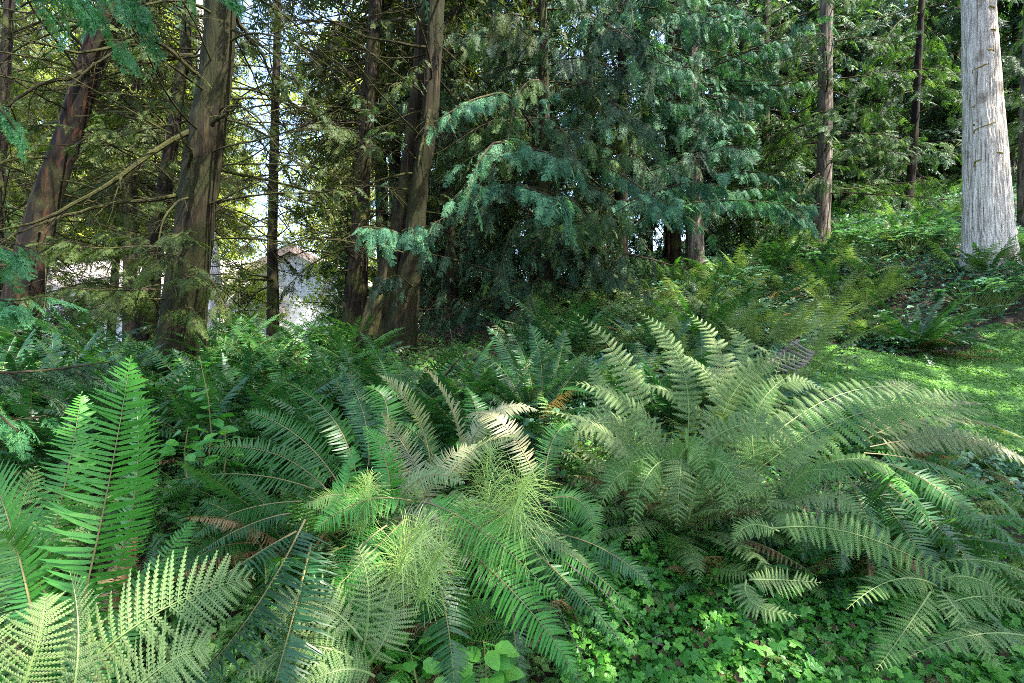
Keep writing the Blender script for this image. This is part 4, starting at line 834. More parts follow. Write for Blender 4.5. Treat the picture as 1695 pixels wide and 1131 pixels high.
# azimuth here: 0 = +X (right), 90 = away from the camera, 270 = towards it
hero_fern('sword_fern', 'tallest upright bright green sword fern at the left', (120,1131,2.05), [
    (((118,1080,1.95),(180,800,2.0),(216,588,2.2)), .19, (.1,-1,.2), SB),
    (((190,960,2.1),(226,790,2.2),(222,640,2.35)), .14, (-.1,-1,.3), SB),
    (((70,960,2.2),(112,780,2.3),(135,648,2.5)), .13, (.2,-1,.3), SB),
    (((60,1050,1.9),(20,880,2.0),(-30,740,2.2)), .16, (.3,-1,.3), SB),
    (((150,1090,2.1),(60,960,2.0),(0,880,1.9)), .13, (.2,-.8,.8), SW)], SB, nrand=9, L=.95, W=.13, azr=(60, 200), el=(35, 70), tsh=.05, droop=.12)
hero_fern('lady_fern', 'pale lace-like lady fern in the lower left corner', (60,1220,1.6), [
    (((90,1160,1.5),(250,1020,1.55),(425,955,1.65)), .24, (-.1,-.8,.7)),
    (((20,1180,1.5),(60,1070,1.5),(75,985,1.55)), .17, (0,-1,.5)),
    (((110,1200,1.45),(130,1060,1.5),(115,945,1.6)), .16, (0,-1,.5)),
    (((150,1220,1.45),(260,1110,1.45),(350,1070,1.5)), .2, (0,-.9,.8)),
    (((10,1180,1.6),(-30,1080,1.6),(-60,1000,1.6)), .15, (0,-1,.5))], LD, 'lady', 24, 3, .6, .16, azr=(60, 180), deadn=0, droop=.15)
hero_fern('lady_fern', 'yellow-green feathery fern at the left edge behind the tall sword fern', (20,930,2.8), [
    (((20,960,2.7),(30,860,2.7),(60,770,2.8)), .2, (0,-1,.5)),
    (((0,960,2.7),(-20,860,2.7),(-20,780,2.8)), .2, (0,-1,.5)),
    (((40,960,2.6),(80,900,2.6),(110,850,2.6)), .18, (0,-1,.6))], LG, 'lady', 22, 4, .6, .16, deadn=0)
hero_fern('sword_fern', 'glossy teal sword fern left of centre, fronds sweeping left', (500,860,3.0), [
    (((520,810,2.9),(400,785,2.8),(270,800,2.7)), .12, UPC),
    (((500,830,2.8),(400,845,2.7),(318,890,2.5)), .12, UPC),
    (((480,850,2.7),(410,870,2.6),(328,915,2.4)), .10, UPC, SD),
    (((560,800,2.9),(490,720,2.9),(402,680,2.9)), .13, UPC),
    (((545,815,3.0),(450,750,3.0),(330,745,3.0)), .12, UPC, SW),
    (((590,790,3.2),(540,680,3.2),(440,622,3.3)), .12, UPC),
    (((610,770,3.2),(600,680,3.3),(560,600,3.5)), .11, UPC, SD),
    (((630,760,3.1),(640,670,3.2),(600,640,3.3)), .11, UPC),
    (((520,880,2.6),(568,820,2.5),(582,738,2.6)), .11, (-.3,-1,.4), SB)], SW, nrand=20, L=.95, W=.11, azr=(0, 360))
fern_row(['lady', 'ladyg', 'sword'], '', [330, 420, 500, 580, 640, 740, 830], (2.0, 2.4), 'at the bottom edge of the photo, %s from the left', 'bottom edge ferns', (.35, .5))
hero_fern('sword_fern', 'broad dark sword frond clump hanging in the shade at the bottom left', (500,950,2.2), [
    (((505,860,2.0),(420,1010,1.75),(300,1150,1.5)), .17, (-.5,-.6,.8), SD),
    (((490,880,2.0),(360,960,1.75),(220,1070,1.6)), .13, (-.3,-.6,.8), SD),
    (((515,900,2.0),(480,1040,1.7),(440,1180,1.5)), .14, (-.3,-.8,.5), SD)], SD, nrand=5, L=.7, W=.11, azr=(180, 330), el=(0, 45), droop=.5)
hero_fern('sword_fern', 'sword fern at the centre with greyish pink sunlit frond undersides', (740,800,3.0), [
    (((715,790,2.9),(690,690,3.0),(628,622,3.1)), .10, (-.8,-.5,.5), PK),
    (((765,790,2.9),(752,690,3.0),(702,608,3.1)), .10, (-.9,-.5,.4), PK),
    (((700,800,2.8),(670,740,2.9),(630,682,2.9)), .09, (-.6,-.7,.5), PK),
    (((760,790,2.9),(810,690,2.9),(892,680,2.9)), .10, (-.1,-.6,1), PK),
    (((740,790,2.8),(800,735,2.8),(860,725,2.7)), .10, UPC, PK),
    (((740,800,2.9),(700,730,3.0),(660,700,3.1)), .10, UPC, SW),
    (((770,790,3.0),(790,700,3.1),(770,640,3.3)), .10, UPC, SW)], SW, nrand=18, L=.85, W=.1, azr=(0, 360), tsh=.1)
hero_fern('sword_fern', 'sunlit-tinted sword fern spilling towards the bottom centre', (700,880,2.4), [  # sunlight put into the colour by paler leaves and raised tint
    (((700,830,2.3),(800,880,2.1),(925,995,1.9)), .13, UPC, SB),
    (((690,850,2.3),(830,960,2.0),(955,1118,1.75)), .13, UPC, SB),
    (((700,880,2.2),(735,1000,1.9),(752,1150,1.7)), .12, UPC, SD),
    (((720,820,2.4),(860,860,2.3),(978,938,2.2)), .11, UPC, LD),
    (((690,820,2.4),(650,760,2.5),(640,700,2.6)), .10, UPC, PK),
    (((680,830,2.3),(600,830,2.2),(520,880,2.1)), .11, UPC, SB),
    (((700,840,2.4),(730,770,2.5),(790,735,2.6)), .11, UPC, PK),
    (((670,860,2.2),(600,930,2.0),(520,1010,1.9)), .11, UPC, SB)], SB, nrand=10, L=.7, W=.095, azr=(150, 390), tsh=.15)
hero_fern('sword_fern', 'tangled sunlit fern with short light-tinted fronds around the leaning horsetail', (640,860,2.5), [  # pale leaves and raised tint stand in for direct sun
    (((640,850,2.4),(640,770,2.4),(600,705,2.5)), .09, (-.3,-1,.5), SB),
    (((650,850,2.4),(700,790,2.35),(770,800,2.3)), .09, UPC, LD),
    (((650,860,2.3),(720,860,2.2),(790,900,2.1)), .10, UPC, PK),
    (((640,860,2.3),(570,820,2.3),(500,840,2.2)), .10, UPC, LG),
    (((650,870,2.2),(680,930,2.1),(660,1010,2.0)), .10, UPC, LD),
    (((660,860,2.3),(760,900,2.15),(840,980,2.0)), .11, UPC, PK),
    (((640,870,2.2),(580,930,2.05),(560,1010,1.95)), .10, UPC)], SB, nrand=16, L=.6, W=.085, azr=(0, 360), tsh=.2)
hero_fern('sword_fern', 'olive sunlit sword fern right behind the roundest horsetail plume', (930,850,2.7), [
    (((900,830,2.6),(960,830,2.5),(985,900,2.4)), .10, UPC),
    (((890,800,2.7),(830,700,2.8),(770,690,2.9)), .10, UPC, PK),
    (((900,800,2.7),(920,720,2.8),(960,700,2.9)), .10, UPC)], SW, nrand=10, L=.65, W=.09, tsh=.15)
hero_fern('lady_fern', 'mottled pale lady fern at the bottom, left of centre', (560,1131,1.9), [
    (((600,1060,1.8),(520,1000,1.8),(440,1050,1.7)), .16, UPC),
    (((600,1100,1.7),(500,1070,1.7),(400,1120,1.6)), .17, UPC),
    (((600,1080,1.8),(610,980,1.85),(590,900,1.9)), .15, (0,-1,.5)),
    (((620,1120,1.7),(560,1110,1.65),(480,1150,1.6)), .16, UPC),
    (((610,1100,1.8),(650,1020,1.85),(640,950,1.95)), .14, (0,-1,.5))], LD, 'lady', 22, 5, .5, .14, deadn=2)
hero_fern('sword_fern', 'dark teal bushy sword fern with upright fronds behind the horsetails', (885,700,4.6), [
    (((870,690,4.5),(830,610,4.5),(762,574,4.5)), .12, UPC),
    (((875,680,4.6),(850,600,4.6),(805,540,4.7)), .12, (0,-.9,.5)),
    (((885,680,4.6),(870,600,4.6),(835,532,4.7)), .12, (0,-.9,.5)),
    (((895,680,4.6),(895,600,4.6),(875,535,4.7)), .12, (0,-.9,.5)),
    (((900,680,4.6),(925,600,4.6),(935,545,4.7)), .12, (0,-.9,.5)),
    (((905,690,4.5),(945,625,4.5),(985,590,4.5)), .12, UPC),
    (((865,700,4.4),(810,650,4.3),(800,690,4.2)), .11, UPC)], SD, nrand=26, L=1.0, W=.1, el=(30, 80), tsh=.1)
hero_fern('bracken_fern', 'large pale arching bracken clump right of centre', (1120,860,3.2), [
    (((1130,840,3.0),(1060,690,2.9),(935,632,2.8)), .16, (-.3,-.7,.8)),
    (((1110,860,2.9),(1020,730,2.8),(895,680,2.7)), .15, (-.3,-.7,.8)),
    (((1090,780,3.4),(1040,620,3.6),(948,515,3.8)), .15, (-.4,-.9,.4)),
    (((1130,780,3.4),(1130,610,3.5),(1050,512,3.7)), .165, (0,-1,.4)),
    (((1150,780,3.4),(1200,610,3.5),(1130,515,3.8)), .165, (0,-1,.4)),
    (((1170,790,3.4),(1230,630,3.4),(1340,600,3.5)), .165, (.2,-1,.4)),
    (((1180,800,3.3),(1250,700,3.4),(1290,600,3.6)), .15, (.2,-1,.5)),
    (((1070,800,3.2),(1010,680,3.3),(975,590,3.5)), .14, (-.2,-1,.4)),
    (((1100,840,2.9),(1140,740,2.8),(1180,830,2.7)), .14, (.1,-1,.6), LG),
    (((1080,850,2.9),(1040,780,2.7),(990,850,2.6)), .14, (-.1,-1,.6), LG),
    (((1140,860,2.8),(1180,760,2.75),(1240,850,2.6)), .14, (.1,-1,.6), LG)], LD, 'lady', 30, 30, 1.0, .155, (35, 75), (30, 80), deadn=3)
hero_fern('lady_fern', 'fresh green drooping fern skirt under the pale bracken clump', (1130,900,2.9), [
    (((1120,770,2.9),(1040,770,2.8),(985,865,2.7)), .15, (-.2,-1,.5)),
    (((1110,760,2.9),(1070,790,2.75),(1045,880,2.65)), .15, (-.1,-1,.4)),
    (((1130,750,2.9),(1125,790,2.75),(1120,880,2.65)), .15, (0,-1,.4), LD),
    (((1150,760,2.9),(1190,780,2.75),(1215,870,2.65)), .15, (.1,-1,.4)),
    (((1170,770,2.9),(1240,790,2.8),(1285,870,2.7)), .15, (.1,-1,.5), LD),
    (((1100,740,3.0),(1000,700,2.9),(930,740,2.8)), .16, (-.2,-.8,.7), LD),
    (((1160,740,3.0),(1260,700,2.9),(1330,760,2.8)), .16, (.2,-.8,.7), LD)], LG, 'lady', 24, 6, .6, .15, azr=(180, 360), deadn=4)
hero_fern('bracken_fern', 'long arching bracken with a yellowish stem at the right', (1260,860,3.2), [
    (((1230,800,3.1),(1440,680,3.1),(1660,690,3.2)), .26, (0,-.7,1)),
    (((1240,760,3.3),(1400,650,3.5),(1560,655,3.7)), .2, UPC, LD),
    (((1260,800,3.1),(1250,690,3.2),(1310,620,3.4)), .19, (0,-1,.5)),
    (((1280,820,3.0),(1400,760,2.9),(1500,800,2.8)), .2, UPC),
    (((1250,830,3.0),(1200,760,3.0),(1150,800,2.9)), .17, UPC)], LG, 'lady', 26, 8, .8, .18, (25, 65), deadn=2)
hero_fern('sword_fern', 'big glossy sword fern cascading down to the right edge', (1430,860,3.3), [
    (((1400,770,3.2),(1480,790,2.9),(1545,880,2.7)), .12, UPC, SB),
    (((1420,760,3.3),(1540,800,3.0),(1640,900,2.8)), .12, UPC),
    (((1430,750,3.4),(1600,790,3.2),(1720,900,3.0)), .13, UPC),
    (((1440,740,3.5),(1620,730,3.4),(1740,800,3.3)), .12, UPC, PK),
    (((1430,730,3.6),(1560,690,3.6),(1700,730,3.6)), .12, UPC, PK),
    (((1420,720,3.7),(1520,670,3.8),(1640,670,3.9)), .11, UPC, PK),
    (((1400,780,3.1),(1440,870,2.8),(1470,960,2.6)), .13, (.2,-.8,.5), SD),
    (((1420,780,3.1),(1500,880,2.8),(1560,980,2.6)), .13, (.2,-.8,.5), SD),
    (((1440,780,3.1),(1560,880,2.8),(1650,990,2.6)), .13, (.2,-.8,.5), SD),
    (((1370,790,3.1),(1350,860,2.8),(1330,930,2.7)), .12, (-.1,-.9,.4), SD),
    (((1390,780,3.1),(1390,870,2.8),(1395,950,2.6)), .12, (0,-.9,.4), SD),
    (((1370,780,3.1),(1310,820,2.9),(1250,890,2.7)), .12, (-.1,-.9,.4), SD),
    (((1450,760,3.3),(1620,850,2.9),(1740,970,2.7)), .13, UPC, SW)], SW, nrand=36, L=1.0, W=.105, azr=(200, 420), el=(5, 60), bend=(30, 70))
hero_fern('lady_fern', 'yellow-green arching fern over the ground cover at the lower right', (1290,960,2.5), [
    (((1280,875,2.45),(1450,895,2.35),(1650,1015,2.2)), .14, (-.1,-.8,.8)),
    (((1290,880,2.5),(1240,870,2.5),(1215,900,2.4)), .09, UPC)], LG, 'lady', 28, 2, .45, .11, deadn=1)
hero_fern('lady_fern', 'small pale fern lying on the ground cover at the lower right', (1240,985,2.4), [
    (((1240,960,2.3),(1290,960,2.3),(1360,965,2.25)), .11, UPC),
    (((1235,960,2.3),(1250,1000,2.2),(1330,1020,2.1)), .10, UPC)], LD, 'lady', 20, 1, .35, .09, deadn=0)
hero_fern('lady_fern', 'bright fern reaching in at the lower right corner', (1640,1100,2.3), [
    (((1700,1000,2.3),(1600,990,2.2),(1500,1040,2.1)), .13, UPC),
    (((1720,960,2.4),(1640,930,2.4),(1560,930,2.3)), .13, UPC),
    (((1720,1060,2.1),(1620,1050,2.0),(1500,1090,1.95)), .12, UPC, LD)], LG, 'lady', 22, 5, .5, .13, azr=(90, 300), deadn=1)
hero_fern('sword_fern', 'dark dome-shaped sword fern standing alone on the lawn edge', (1515,583,7.5), [], SD, 'sword', 40, 44, 1.3, .12, (10, 72), (35, 75), deadn=5, tsh=.1)
hero_fern('sword_fern', 'bluish sword fern with brown sunlit tips above the lawn corner', (1440,700,4.4), [
    (((1440,720,4.2),(1460,650,4.2),(1520,640,4.2)), .11, UPC, PK),
    (((1450,720,4.2),(1540,670,4.2),(1620,690,4.1)), .11, UPC, PK)], SW, nrand=16, L=.7, W=.09)
hero_fern('sword_fern', 'bluish fern right beside the slatted wooden rack', (1340,690,4.4), [], SW, 'sword', 32, 14, .6, .085, deadn=2)
hero_fern('lady_fern', 'yellow-green fern at the right edge beside the lawn', (1690,800,3.9), [], LG, 'lady', 22, 9, .7, .16, deadn=1)

hero_fern('bracken_fern', 'tan-tinged arching bracken spreading above the cascading fern at the right', (1520,800,3.7), [
    (((1450,740,3.7),(1530,665,3.7),(1620,660,3.8)), .17, UPC, LD), (((1470,750,3.6),(1580,680,3.6),(1690,705,3.6)), .17, UPC, LD),
    (((1460,760,3.5),(1560,720,3.4),(1700,760,3.3)), .17, UPC, PK), (((1440,740,3.8),(1480,660,3.9),(1530,630,4.0)), .15, UPC, LD)], LD, 'lady', 22, 10, .7, .15, deadn=3)
hero_fern('lady_fern', 'green-gold fern fanning across the far lower right corner', (1600,1040,2.3), [
    (((1560,960,2.3),(1620,960,2.25),(1700,1010,2.2)), .13, UPC, LG), (((1550,970,2.3),(1480,960,2.2),(1400,1010,2.1)), .12, UPC, LG),
    (((1560,980,2.2),(1600,1030,2.1),(1660,1110,2.0)), .13, UPC, LD), (((1540,980,2.2),(1500,1040,2.1),(1450,1110,2.0)), .12, UPC, LG)], LG, 'lady', 22, 5, .4, .11, deadn=2)
hero_fern('sword_fern', 'shaded sword fern filling the dark hollow left of the teal fern', (430,940,2.9), [
    (((430,900,2.8),(380,850,2.8),(330,830,2.8)), .10, UPC, SW), (((430,900,2.8),(350,910,2.6),(290,960,2.5)), .10, UPC, SW),
    (((430,900,2.8),(440,960,2.6),(420,1020,2.4)), .10, UPC, SW)], SW, nrand=20, L=.65, W=.09)
hero_fern('sword_fern', 'trailing sword fern reaching over the left border of the ground cover', (850,930,2.6), [
    (((870,900,2.5),(940,965,2.3),(1040,1075,2.1)), .10, UPC, SD), (((860,930,2.4),(900,1030,2.1),(965,1135,1.9)), .10, UPC, SW),
    (((890,880,2.6),(990,905,2.5),(1085,975,2.35)), .10, UPC, SD), (((880,890,2.5),(960,930,2.4),(1070,1030,2.2)), .09, UPC, SW),
    (((850,950,2.3),(850,1040,2.05),(870,1140,1.9)), .10, UPC, SD)], SD, nrand=8, L=.6, W=.08, azr=(200, 400), el=(5, 50), deadn=5)
hero_fern('bracken_fern', 'loose lacy fern sprawling between the pale clump and the cascading fern', (1300,880,2.9), [
    (((1290,840,2.9),(1340,780,2.8),(1420,800,2.6)), .14, UPC, LG), (((1290,840,2.9),(1370,820,2.75),(1440,870,2.6)), .13, UPC, LD),
    (((1280,850,2.85),(1250,800,2.75),(1190,850,2.6)), .13, UPC, LG), (((1300,840,2.9),(1320,760,2.9),(1380,720,2.9)), .14, UPC, LD),
    (((1290,850,2.8),(1300,850,2.7),(1330,920,2.6)), .12, UPC, LG)], LG, 'lady', 24, 8, .5, .12, deadn=3)
hero_fern('bracken_fern', 'grey-green bracken mound arching right behind the slender yellowish stem', (1250,800,3.6), [
    (((1220,740,3.6),(1240,600,3.7),(1200,540,3.9)), .15, UPC), (((1230,740,3.6),(1290,640,3.6),(1370,650,3.5)), .15, UPC),
    (((1220,750,3.6),(1180,630,3.7),(1100,580,3.8)), .15, UPC), (((1230,750,3.5),(1330,680,3.5),(1430,720,3.4)), .15, UPC),
    (((1210,760,3.5),(1130,660,3.5),(1020,640,3.4)), .15, UPC), (((1230,770,3.4),(1320,720,3.3),(1420,790,3.1)), .14, UPC),
    (((1220,760,3.4),(1200,690,3.3),(1260,700,3.1)), .14, UPC)], LD, 'lady', 26, 9, .8, .14, (25, 60), (50, 100), deadn=2)
# fill plants low in the foreground
fern_row(['sword', 'ladyg'], '', [230, 290, 350, 420, 480, 560, 640, 700, 930, 1010], (3.2, 3.8), 'low among foreground fronds, %s from the left', 'foreground filler ferns', (.55, .75))
fern_row(['sword', 'lady', 'dark'], '', [20, 180, 250, 330, 400, 480, 560, 650, 800, 900, 1180, 1600, 1700], (2.6, 3.1), 'beneath the large fronds, %s from the left', 'low foreground ferns', (.45, .6))
fern_row(['lady', 'ladyg'], '', [940, 1010, 1090, 1180, 1260], (3.9, 4.4), 'inside the bracken clump, %s from the left', 'packed pale ferns', (.75, .95))

fern_row(['sword', 'lady', 'rust', 'ladyg'], '', range(1270, 1720, 30), (4.3, 4.9), 'along the near lawn edge, %s from the left', 'ferns along the near lawn edge', (.6, .8))
fern_row(['lady', 'ladyg', 'rust'], '', [1250, 1290, 1345], (5.0, 5.3), 'around the slatted rack, %s from the left', 'ferns around the rack', (.45, .6))
fern_row(['sword', 'dark', 'ladyg'], '', range(1180, 1700, 60), (2.8, 3.2), 'in the hollow under the cascading fern, %s from the left', 'ferns in the hollow', (.5, .7))
fern_row(['sword', 'ladyg', 'dark'], '', range(1000, 1300, 55), (3.0, 3.4), 'in the shade under the pale bracken, %s from the left', 'ferns under the pale bracken', (.4, .55))
fern_row(['lady', 'ladyg', 'sword'], '', range(1330, 1740, 60), (2.2, 2.7), 'poking through the ground cover, %s from the left', 'ferns poking through the ground cover', (.3, .45))
# ------------------------------------------------------------------ horsetails
def horsetail(label, base, top, L=.2):
    b = at(*base); t0 = at(*top) - b
    t = thing('horsetail', label, 'horsetail', b, 'horsetails at the centre')
    n = 22; f = np.linspace(0, 1, n + 1); C = t0 * .5 + np.array([random.uniform(-.05, .05), 0, .03])
    p, T = bez(np.zeros(3), C, t0, f)
    a = Acc(); tube(a, p, .0035 * (1.15 - f), 5); put('stem', a.mesh('stem', [M['horse']]), t)
    a = Acc(); g = np.linspace(0, 1, 8)[:, None]
    for i in range(3, n + 1):
        A = norm(np.cross(T[i], [.3, 1, 0])); B = np.cross(T[i], A); k = 11
        l = L * (1.1 - .75 * (i / n) ** 2) * (.55 + .45 * min(1, i / 8))
        for j in range(k):
            an = 6.283 * j / k + random.uniform(-.2, .2); o_ = A * math.cos(an) + B * math.sin(an); ll = l * random.uniform(.75, 1.15)
            q_ = p[i] + o_ * ll * g * (1 - .15 * g) + T[i] * ll * (.5 * g - .12 * g ** 2) + np.array([0, 0, -1.]) * ll * .16 * g ** 2.6 + rng.normal(0, .004, 3) * g
            tube(a, q_, np.linspace(.0012, .0007, 8), 3, 0, random.random())
    put('branches', a.mesh('branches', [M['horse']]), t)
horsetail('roundest bright horsetail plume, right of the other horsetails', (848,890,2.35), (876,790,1.72), .25)
horsetail('upright horsetail behind and left of the roundest plume', (800,900,2.6), (812,745,2.3), .22)
horsetail('yellow-green horsetail leaning right at the middle bottom', (655,960,2.1), (705,870,1.6), .19)
horsetail('low shaggy horsetail in front of the leaning one', (700,1010,1.95), (738,905,1.7), .15)
horsetail('thin horsetail standing left of the leaning one', (590,900,2.4), (610,790,2.1), .16)
horsetail('low horsetail tuft between the two bright plumes', (760,960,2.2), (775,830,2.2), .16)

# ------------------------------------------------------------------ broadleaf plants
def leaf_quads(a, b, d, e, L, W, nrm, lobes=1, tint=.5, mat=0):
    """oval or lobed leaf: fan of quads"""
    if lobes == 1:
        f = np.array([0, .2, .5, .8, 1.]); ww = np.array([.08, .8, 1., .6, .03])
        c = b + d * L * f[:, None] - nrm * (L * .18 * f ** 2)[:, None]
        l = c - e * (W * ww)[:, None] + nrm * (W * .15 * ww)[:, None]; r_ = c + e * (W * ww)[:, None] + nrm * (W * .15 * ww)[:, None]
        v = np.concatenate([l, c, r_]); n_ = 5
        q_ = [[i, i + 1, n_ + i + 1, n_ + i] for i in range(4)] + [[n_ + i, n_ + i + 1, 2 * n_ + i + 1, 2 * n_ + i] for i in range(4)]
        a.add(v, q_, mat, tint)
    else:
        for k in range(lobes):
            an = (k - (lobes - 1) / 2) * R(230 / lobes); dd = d * math.cos(an) + e * math.sin(an); ee = e * math.cos(an) - d * math.sin(an); l = L * (1 - .3 * abs(k - (lobes - 1) / 2) / lobes * 2)
            v = [b, b + dd * l * .55 + ee * l * .27 + nrm * .03 * L, b + dd * l - nrm * l * .12, b + dd * l * .55 - ee * l * .27 + nrm * .03 * L]
            a.add(v, [[0, 1, 2, 3]], mat, tint)
def broad_mesh(name, n, h, spread, L, lobes, leafm, flat=.25):
    a = Acc()
    for i in range(n):
        az = random.uniform(0, 6.28); rr = spread * math.sqrt(random.random()); top = np.array([math.cos(az) * rr, math.sin(az) * rr, h * random.uniform(.55, 1) * (1 - .25 * (rr / spread) ** 2)])
        g = np.linspace(0, 1, 5)[:, None]; tube(a, np.array([top[0] * .15, top[1] * .15, 0]) * (1 - g) + top * g + np.array([0, 0, .06]) * np.sin(g * 3.14), [.005, .004, .004, .003, .002], 4, 1)
        nn = norm(np.array([random.gauss(0, flat), random.gauss(0, flat) - .15, 1.])); d = norm(np.cross(nn, [math.sin(az), -math.cos(az), 0.1])); e = np.cross(nn, d)
        leaf_quads(a, top, d, e, L * random.uniform(.6, 1.1), L * .3, nn, lobes, random.random())
    return a.mesh(name, [leafm, M['stemg']])
bmv = [broad_mesh('thimbleberry_bush', 70, .8, .6, .16, 5, M['broad']) for _ in range(3)]
spots = [(1330,10.3),(1365,10.2),(1405,10.6),(1440,10.2),(1475,10.5),(1510,10.1),(1545,10.4),(1570,9.9),(1420,12),(1490,12.3),(1550,12),(1610,8.0),(1650,7.9),(1690,8.1),(1735,7.9),(1250,9.8),(1210,9.2)]
for i, (px, d) in enumerate(sorted(spots)):
    me = bmv[i % 3]; x = (px - 847.5) / F * d; o = put('thimbleberry_bush', me, None, (x, d, gz(x, d))); s = random.uniform(.65, .9); o.scale = (s, s, s); o.rotation_euler = (0, 0, random.uniform(0, 6.28))
    tag(o, 'blue-green broad-leaved bush below the hillside trunks, %s from the left' % ORD[i], 'bush', 'broad-leaved bushes on the slope')
# leafy seedling with oval leaves at left
def sapling(label, pts, leaves, size, leafm=M['sword_bright']):
    b = at(*pts[0]); t = thing('leafy_sapling', label, 'plant', b); P = np.array([at(*q_) - b for q_ in pts]); a = Acc(); tube(a, P, np.linspace(.005, .002, len(P)), 5); put('stem', a.mesh('stem', [M['stem']]), t)
    a = Acc()
    for k in range(leaves):
        f = random.uniform(.25, 1) * (len(P) - 1); i = min(int(f), len(P) - 2); p_ = P[i] + (P[i + 1] - P[i]) * (f - i); an = random.uniform(0, 6.28); d = norm(np.array([math.cos(an), math.sin(an), random.uniform(-.3, .3)])); nn = norm(np.array([0, -.5, 1]) + rng.normal(0, .3, 3)); e = norm(np.cross(nn, d))
        g = np.linspace(0, .05, 2)[:, None]; tube(a, p_ + d * g, [.0015, .001], 3)
        leaf_quads(a, p_ + d * .05, d, e, size * random.uniform(.7, 1.1), size * .32, norm(np.cross(d, e)), 1, random.random())
    put('leaves', a.mesh('leaves', [leafm]), t)
sapling('seedling with oval green leaves left of centre, tallest of its patch', [(345,770,3.2),(350,720,3.2),(345,660,3.2),(330,590,3.25)], 16, .11)
sapling('low seedling with oval green leaves right beside the tallest seedling', [(370,790,3.0),(375,750,3.0),(372,710,3.0)], 14, .10)
sapling('low seedling with oval leaves left of the tallest seedling', [(310,790,3.0),(305,750,3.0),(312,705,3.0)], 12, .09)
sapling('bright seedling with oval leaves at the bottom centre', [(800,1160,1.9),(805,1110,1.9),(800,1060,1.9)], 18, .09, M['cover'])
sapling('low bright seedling at the bottom edge left of the bright seedling', [(700,1180,1.8),(690,1130,1.8),(680,1080,1.8)], 16, .08, M['cover'])
sapling('brown-stemmed young fir shoot standing at the bright lawn corner', [(1404,640,5.0),(1403,600,5.0),(1402,568,5.0)], 70, .045, M['hemlock'])

# ------------------------------------------------------------------ slatted wooden rack in the ferns
b = at(1310, 598, 5.6); b[2] = gz(b[0], b[1]) + .08
t = thing('wooden_rack', 'weathered slatted wooden rack lying tilted among the ferns beside the lawn', 'wooden rack', b)
A0, A1 = at(1264, 608, 5.3), at(1320, 566, 6.0); B0, B1 = at(1312, 626, 5.15), at(1345, 584, 5.75)
def plank(name, p, q_, w_, h_):
    d = q_ - p; L_ = np.linalg.norm(d); X = d / L_; Zv = norm(np.array([0, -.35, 1.]) - X * np.dot(X, [0, -.35, 1.])); Y = np.cross(Zv, X)
    a = Acc(); box(a, np.zeros(3), np.array([L_, w_, h_]), 0, np.stack([X, Y, Zv], 1)); o = put(name, a.mesh(name, [M['wood']]), t); o.location = (p + q_) / 2 - b; return o
dz = np.array([0, 0, .03])
plank('rail', A0, A1, .04, .035); plank('rail', B0, B1, .04, .035)
for k in range(8):
    f = (k + .4) / 8.4; plank('slat', A0 + (A1 - A0) * f + dz - (B0 - A0) * .06, B0 + (B1 - B0) * f + dz + (B0 - A0) * .06, .030, .012)

# ------------------------------------------------------------------ loose sticks and reddish broken stems
def stick(label, pts, r=.006, mat='limb_dark'):
    b = at(*pts[0]); a = Acc(); tube(a, [at(*q_) - b for q_ in pts], np.linspace(r, r * .5, len(pts)), 5); tag(put('fallen_stick', a.mesh('fallen_stick', [M[mat]]), None, b), label, 'stick')
stick('reddish broken stick slanting left of the dark teal fern', [(738,622,5.2),(750,605,5.2),(766,588,5.2)], .012, 'bark_red')
stick('long bare stem lying across the ground cover at the bottom centre', [(935,930,2.3),(1000,980,2.2),(1045,1040,2.1)], .004, 'bark_tan')
stick('thin bare stem dropping towards the bottom centre', [(910,975,2.2),(940,1040,2.1),(975,1110,2.0)], .004, 'bark_tan')
stick('thin dark twig hanging right of the forked trunk', [(745,545,6.5),(750,575,6.4),(742,600,6.3)], .006, 'bark_dark')

tw = sorted([(random.uniform(960, 1660), random.uniform(2.3, 3.0)) for _ in range(14)])
for i, (px, d) in enumerate(tw):
    x = (px - 847.5) / F * d; b = np.array([x, d, gz(x, d) + .13]); an = random.uniform(0, 3.1); l = random.uniform(.08, .22); a = Acc(); g = np.linspace(-1, 1, 6)[:, None]
    tube(a, np.array([math.cos(an), math.sin(an), random.uniform(-.1, .2)]) * l * g + rng.normal(0, .006, (6, 3)), np.linspace(.0035, .0015, 6), 5)
    tag(put('fallen_twig', a.mesh('fallen_twig', [M['bark_tan']]), None, b), 'thin dry twig lying on the ground cover, %s from the left' % ORD[i], 'twig', 'twigs on the ground cover')
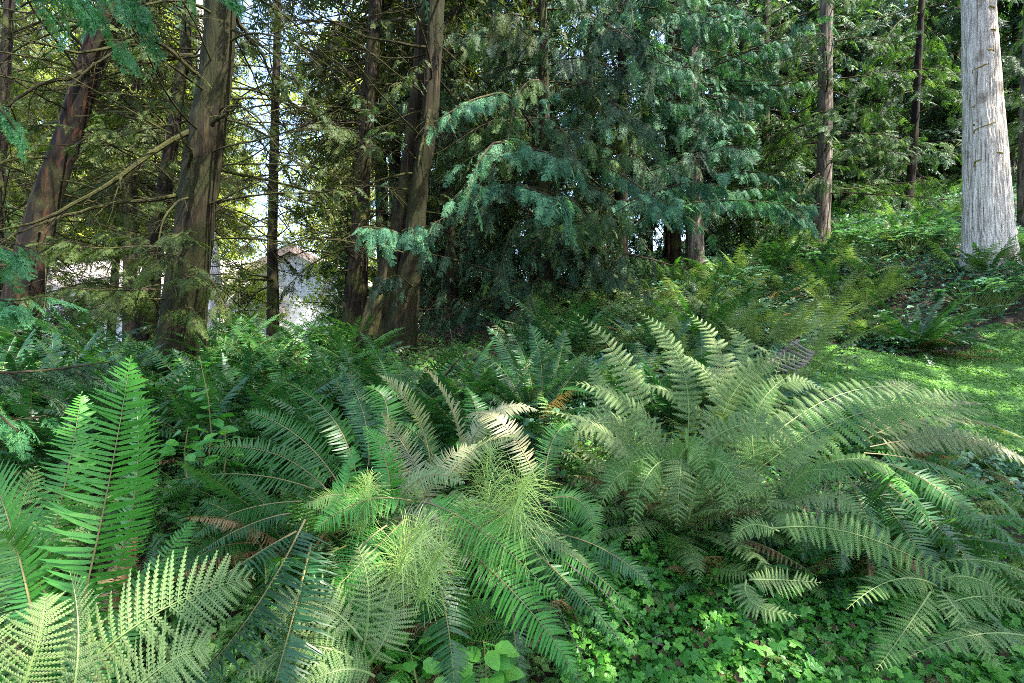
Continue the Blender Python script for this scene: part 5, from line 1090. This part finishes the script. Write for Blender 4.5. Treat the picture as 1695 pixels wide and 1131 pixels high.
# ------------------------------------------------------------------ ground cover (uncountable)
def cover(name, n, fx, L, lobes, leafm, h=(.02, .1), kind='stuff', tilt=.5):
    P = fx(n); n = len(P); a = Acc(); v_, q_ = [], []
    z = ground(P[:, 0], P[:, 1]) + .05 * np.sin(P[:, 0] * 1.9 + 1.3 * np.sin(P[:, 1] * 1.1)) * np.sin(P[:, 1] * 2.3 + 1) + rng.uniform(*h, n)
    b = np.c_[P[:, 0], P[:, 1], z]; N = norm(np.c_[rng.normal(0, tilt, n), rng.normal(-.25, tilt, n), np.ones(n)]); az = rng.uniform(0, 6.28, n)
    D = norm(np.cross(N, np.c_[np.sin(az), -np.cos(az), np.zeros(n)])); E = np.cross(N, D); l = L * rng.uniform(.5, 1.2, n)[:, None]; tn = rng.random(n)
    for k in range(lobes):
        an = (k - (lobes - 1) / 2) * R(240 / lobes); dd = D * math.cos(an) + E * math.sin(an); ee = E * math.cos(an) - D * math.sin(an)
        v = np.stack([b, b + dd * l * .58 + ee * l * .40, b + dd * l - N * l * .15, b + dd * l * .58 - ee * l * .40], 1)
        a.add(v, np.arange(n * 4).reshape(n, 4), 0, tn)
    return tag(put(name, a.mesh(name, [leafm])), kind='stuff')
def f_near(n):
    d = rng.uniform(1.9, 4.3, n); px = rng.uniform(930, 1760, n); x = (px - 847.5) / F * d; k = ~lawn_mask(x, d) & ((d < 3.1) | (rng.random(n) < .25)); return np.c_[x, d][k]
def f_left(n):
    d = rng.uniform(1.9, 9, n); px = rng.uniform(-60, 1000, n); return np.c_[(px - 847.5) / F * d, d]
def f_mid(n):
    d = 4 + 15 * rng.random(n) ** .9; px = rng.uniform(860, 1720, n); x = (px - 847.5) / F * d; k = ~lawn_mask(x, d); return np.c_[x, d][k]
def f_lawn(n):
    x = rng.uniform(3.2, 11, n); y = rng.uniform(3.4, 9, n); k = lawn_mask(x, y); return np.c_[x, y][k]
tag(cover('ivy_cover', 5000, f_near, .036, 5, M['cover'], (.03, .2), tilt=.4), 'larger five-lobed leaves among the ground cover', 'ground cover')
tag(cover('ground_cover', 20000, f_near, .032, 3, M['cover'], (.01, .16), tilt=.6), 'bright trefoil leaves carpeting the ground at the lower right', 'ground cover')
tag(cover('low_undergrowth', 24000, f_left, .045, 3, M['lady_green'], (.0, .12)), 'dim small leaves under the ferns on the left', 'undergrowth')
tag(cover('slope_undergrowth', 38000, f_mid, .06, 3, M['broad'], (.02, .25)), 'mixed small leaves between the ferns on the slope', 'undergrowth')
tag(cover('lawn', 130000, f_lawn, .021, 3, M['lawn'], (.0, .035)), 'bright green clover lawn at the right', 'lawn')
tag(cover('fallen_leaves', 3500, f_near, .05, 1, M['litter'], (.0, .14), tilt=.5), 'brown dead leaves and scraps caught in the ground cover', 'leaf litter')
tag(cover('leaf_litter', 16000, f_left, .045, 1, M['litter'], (.0, .02), tilt=.25), 'brown needles and dead leaves on the shaded floor', 'leaf litter')
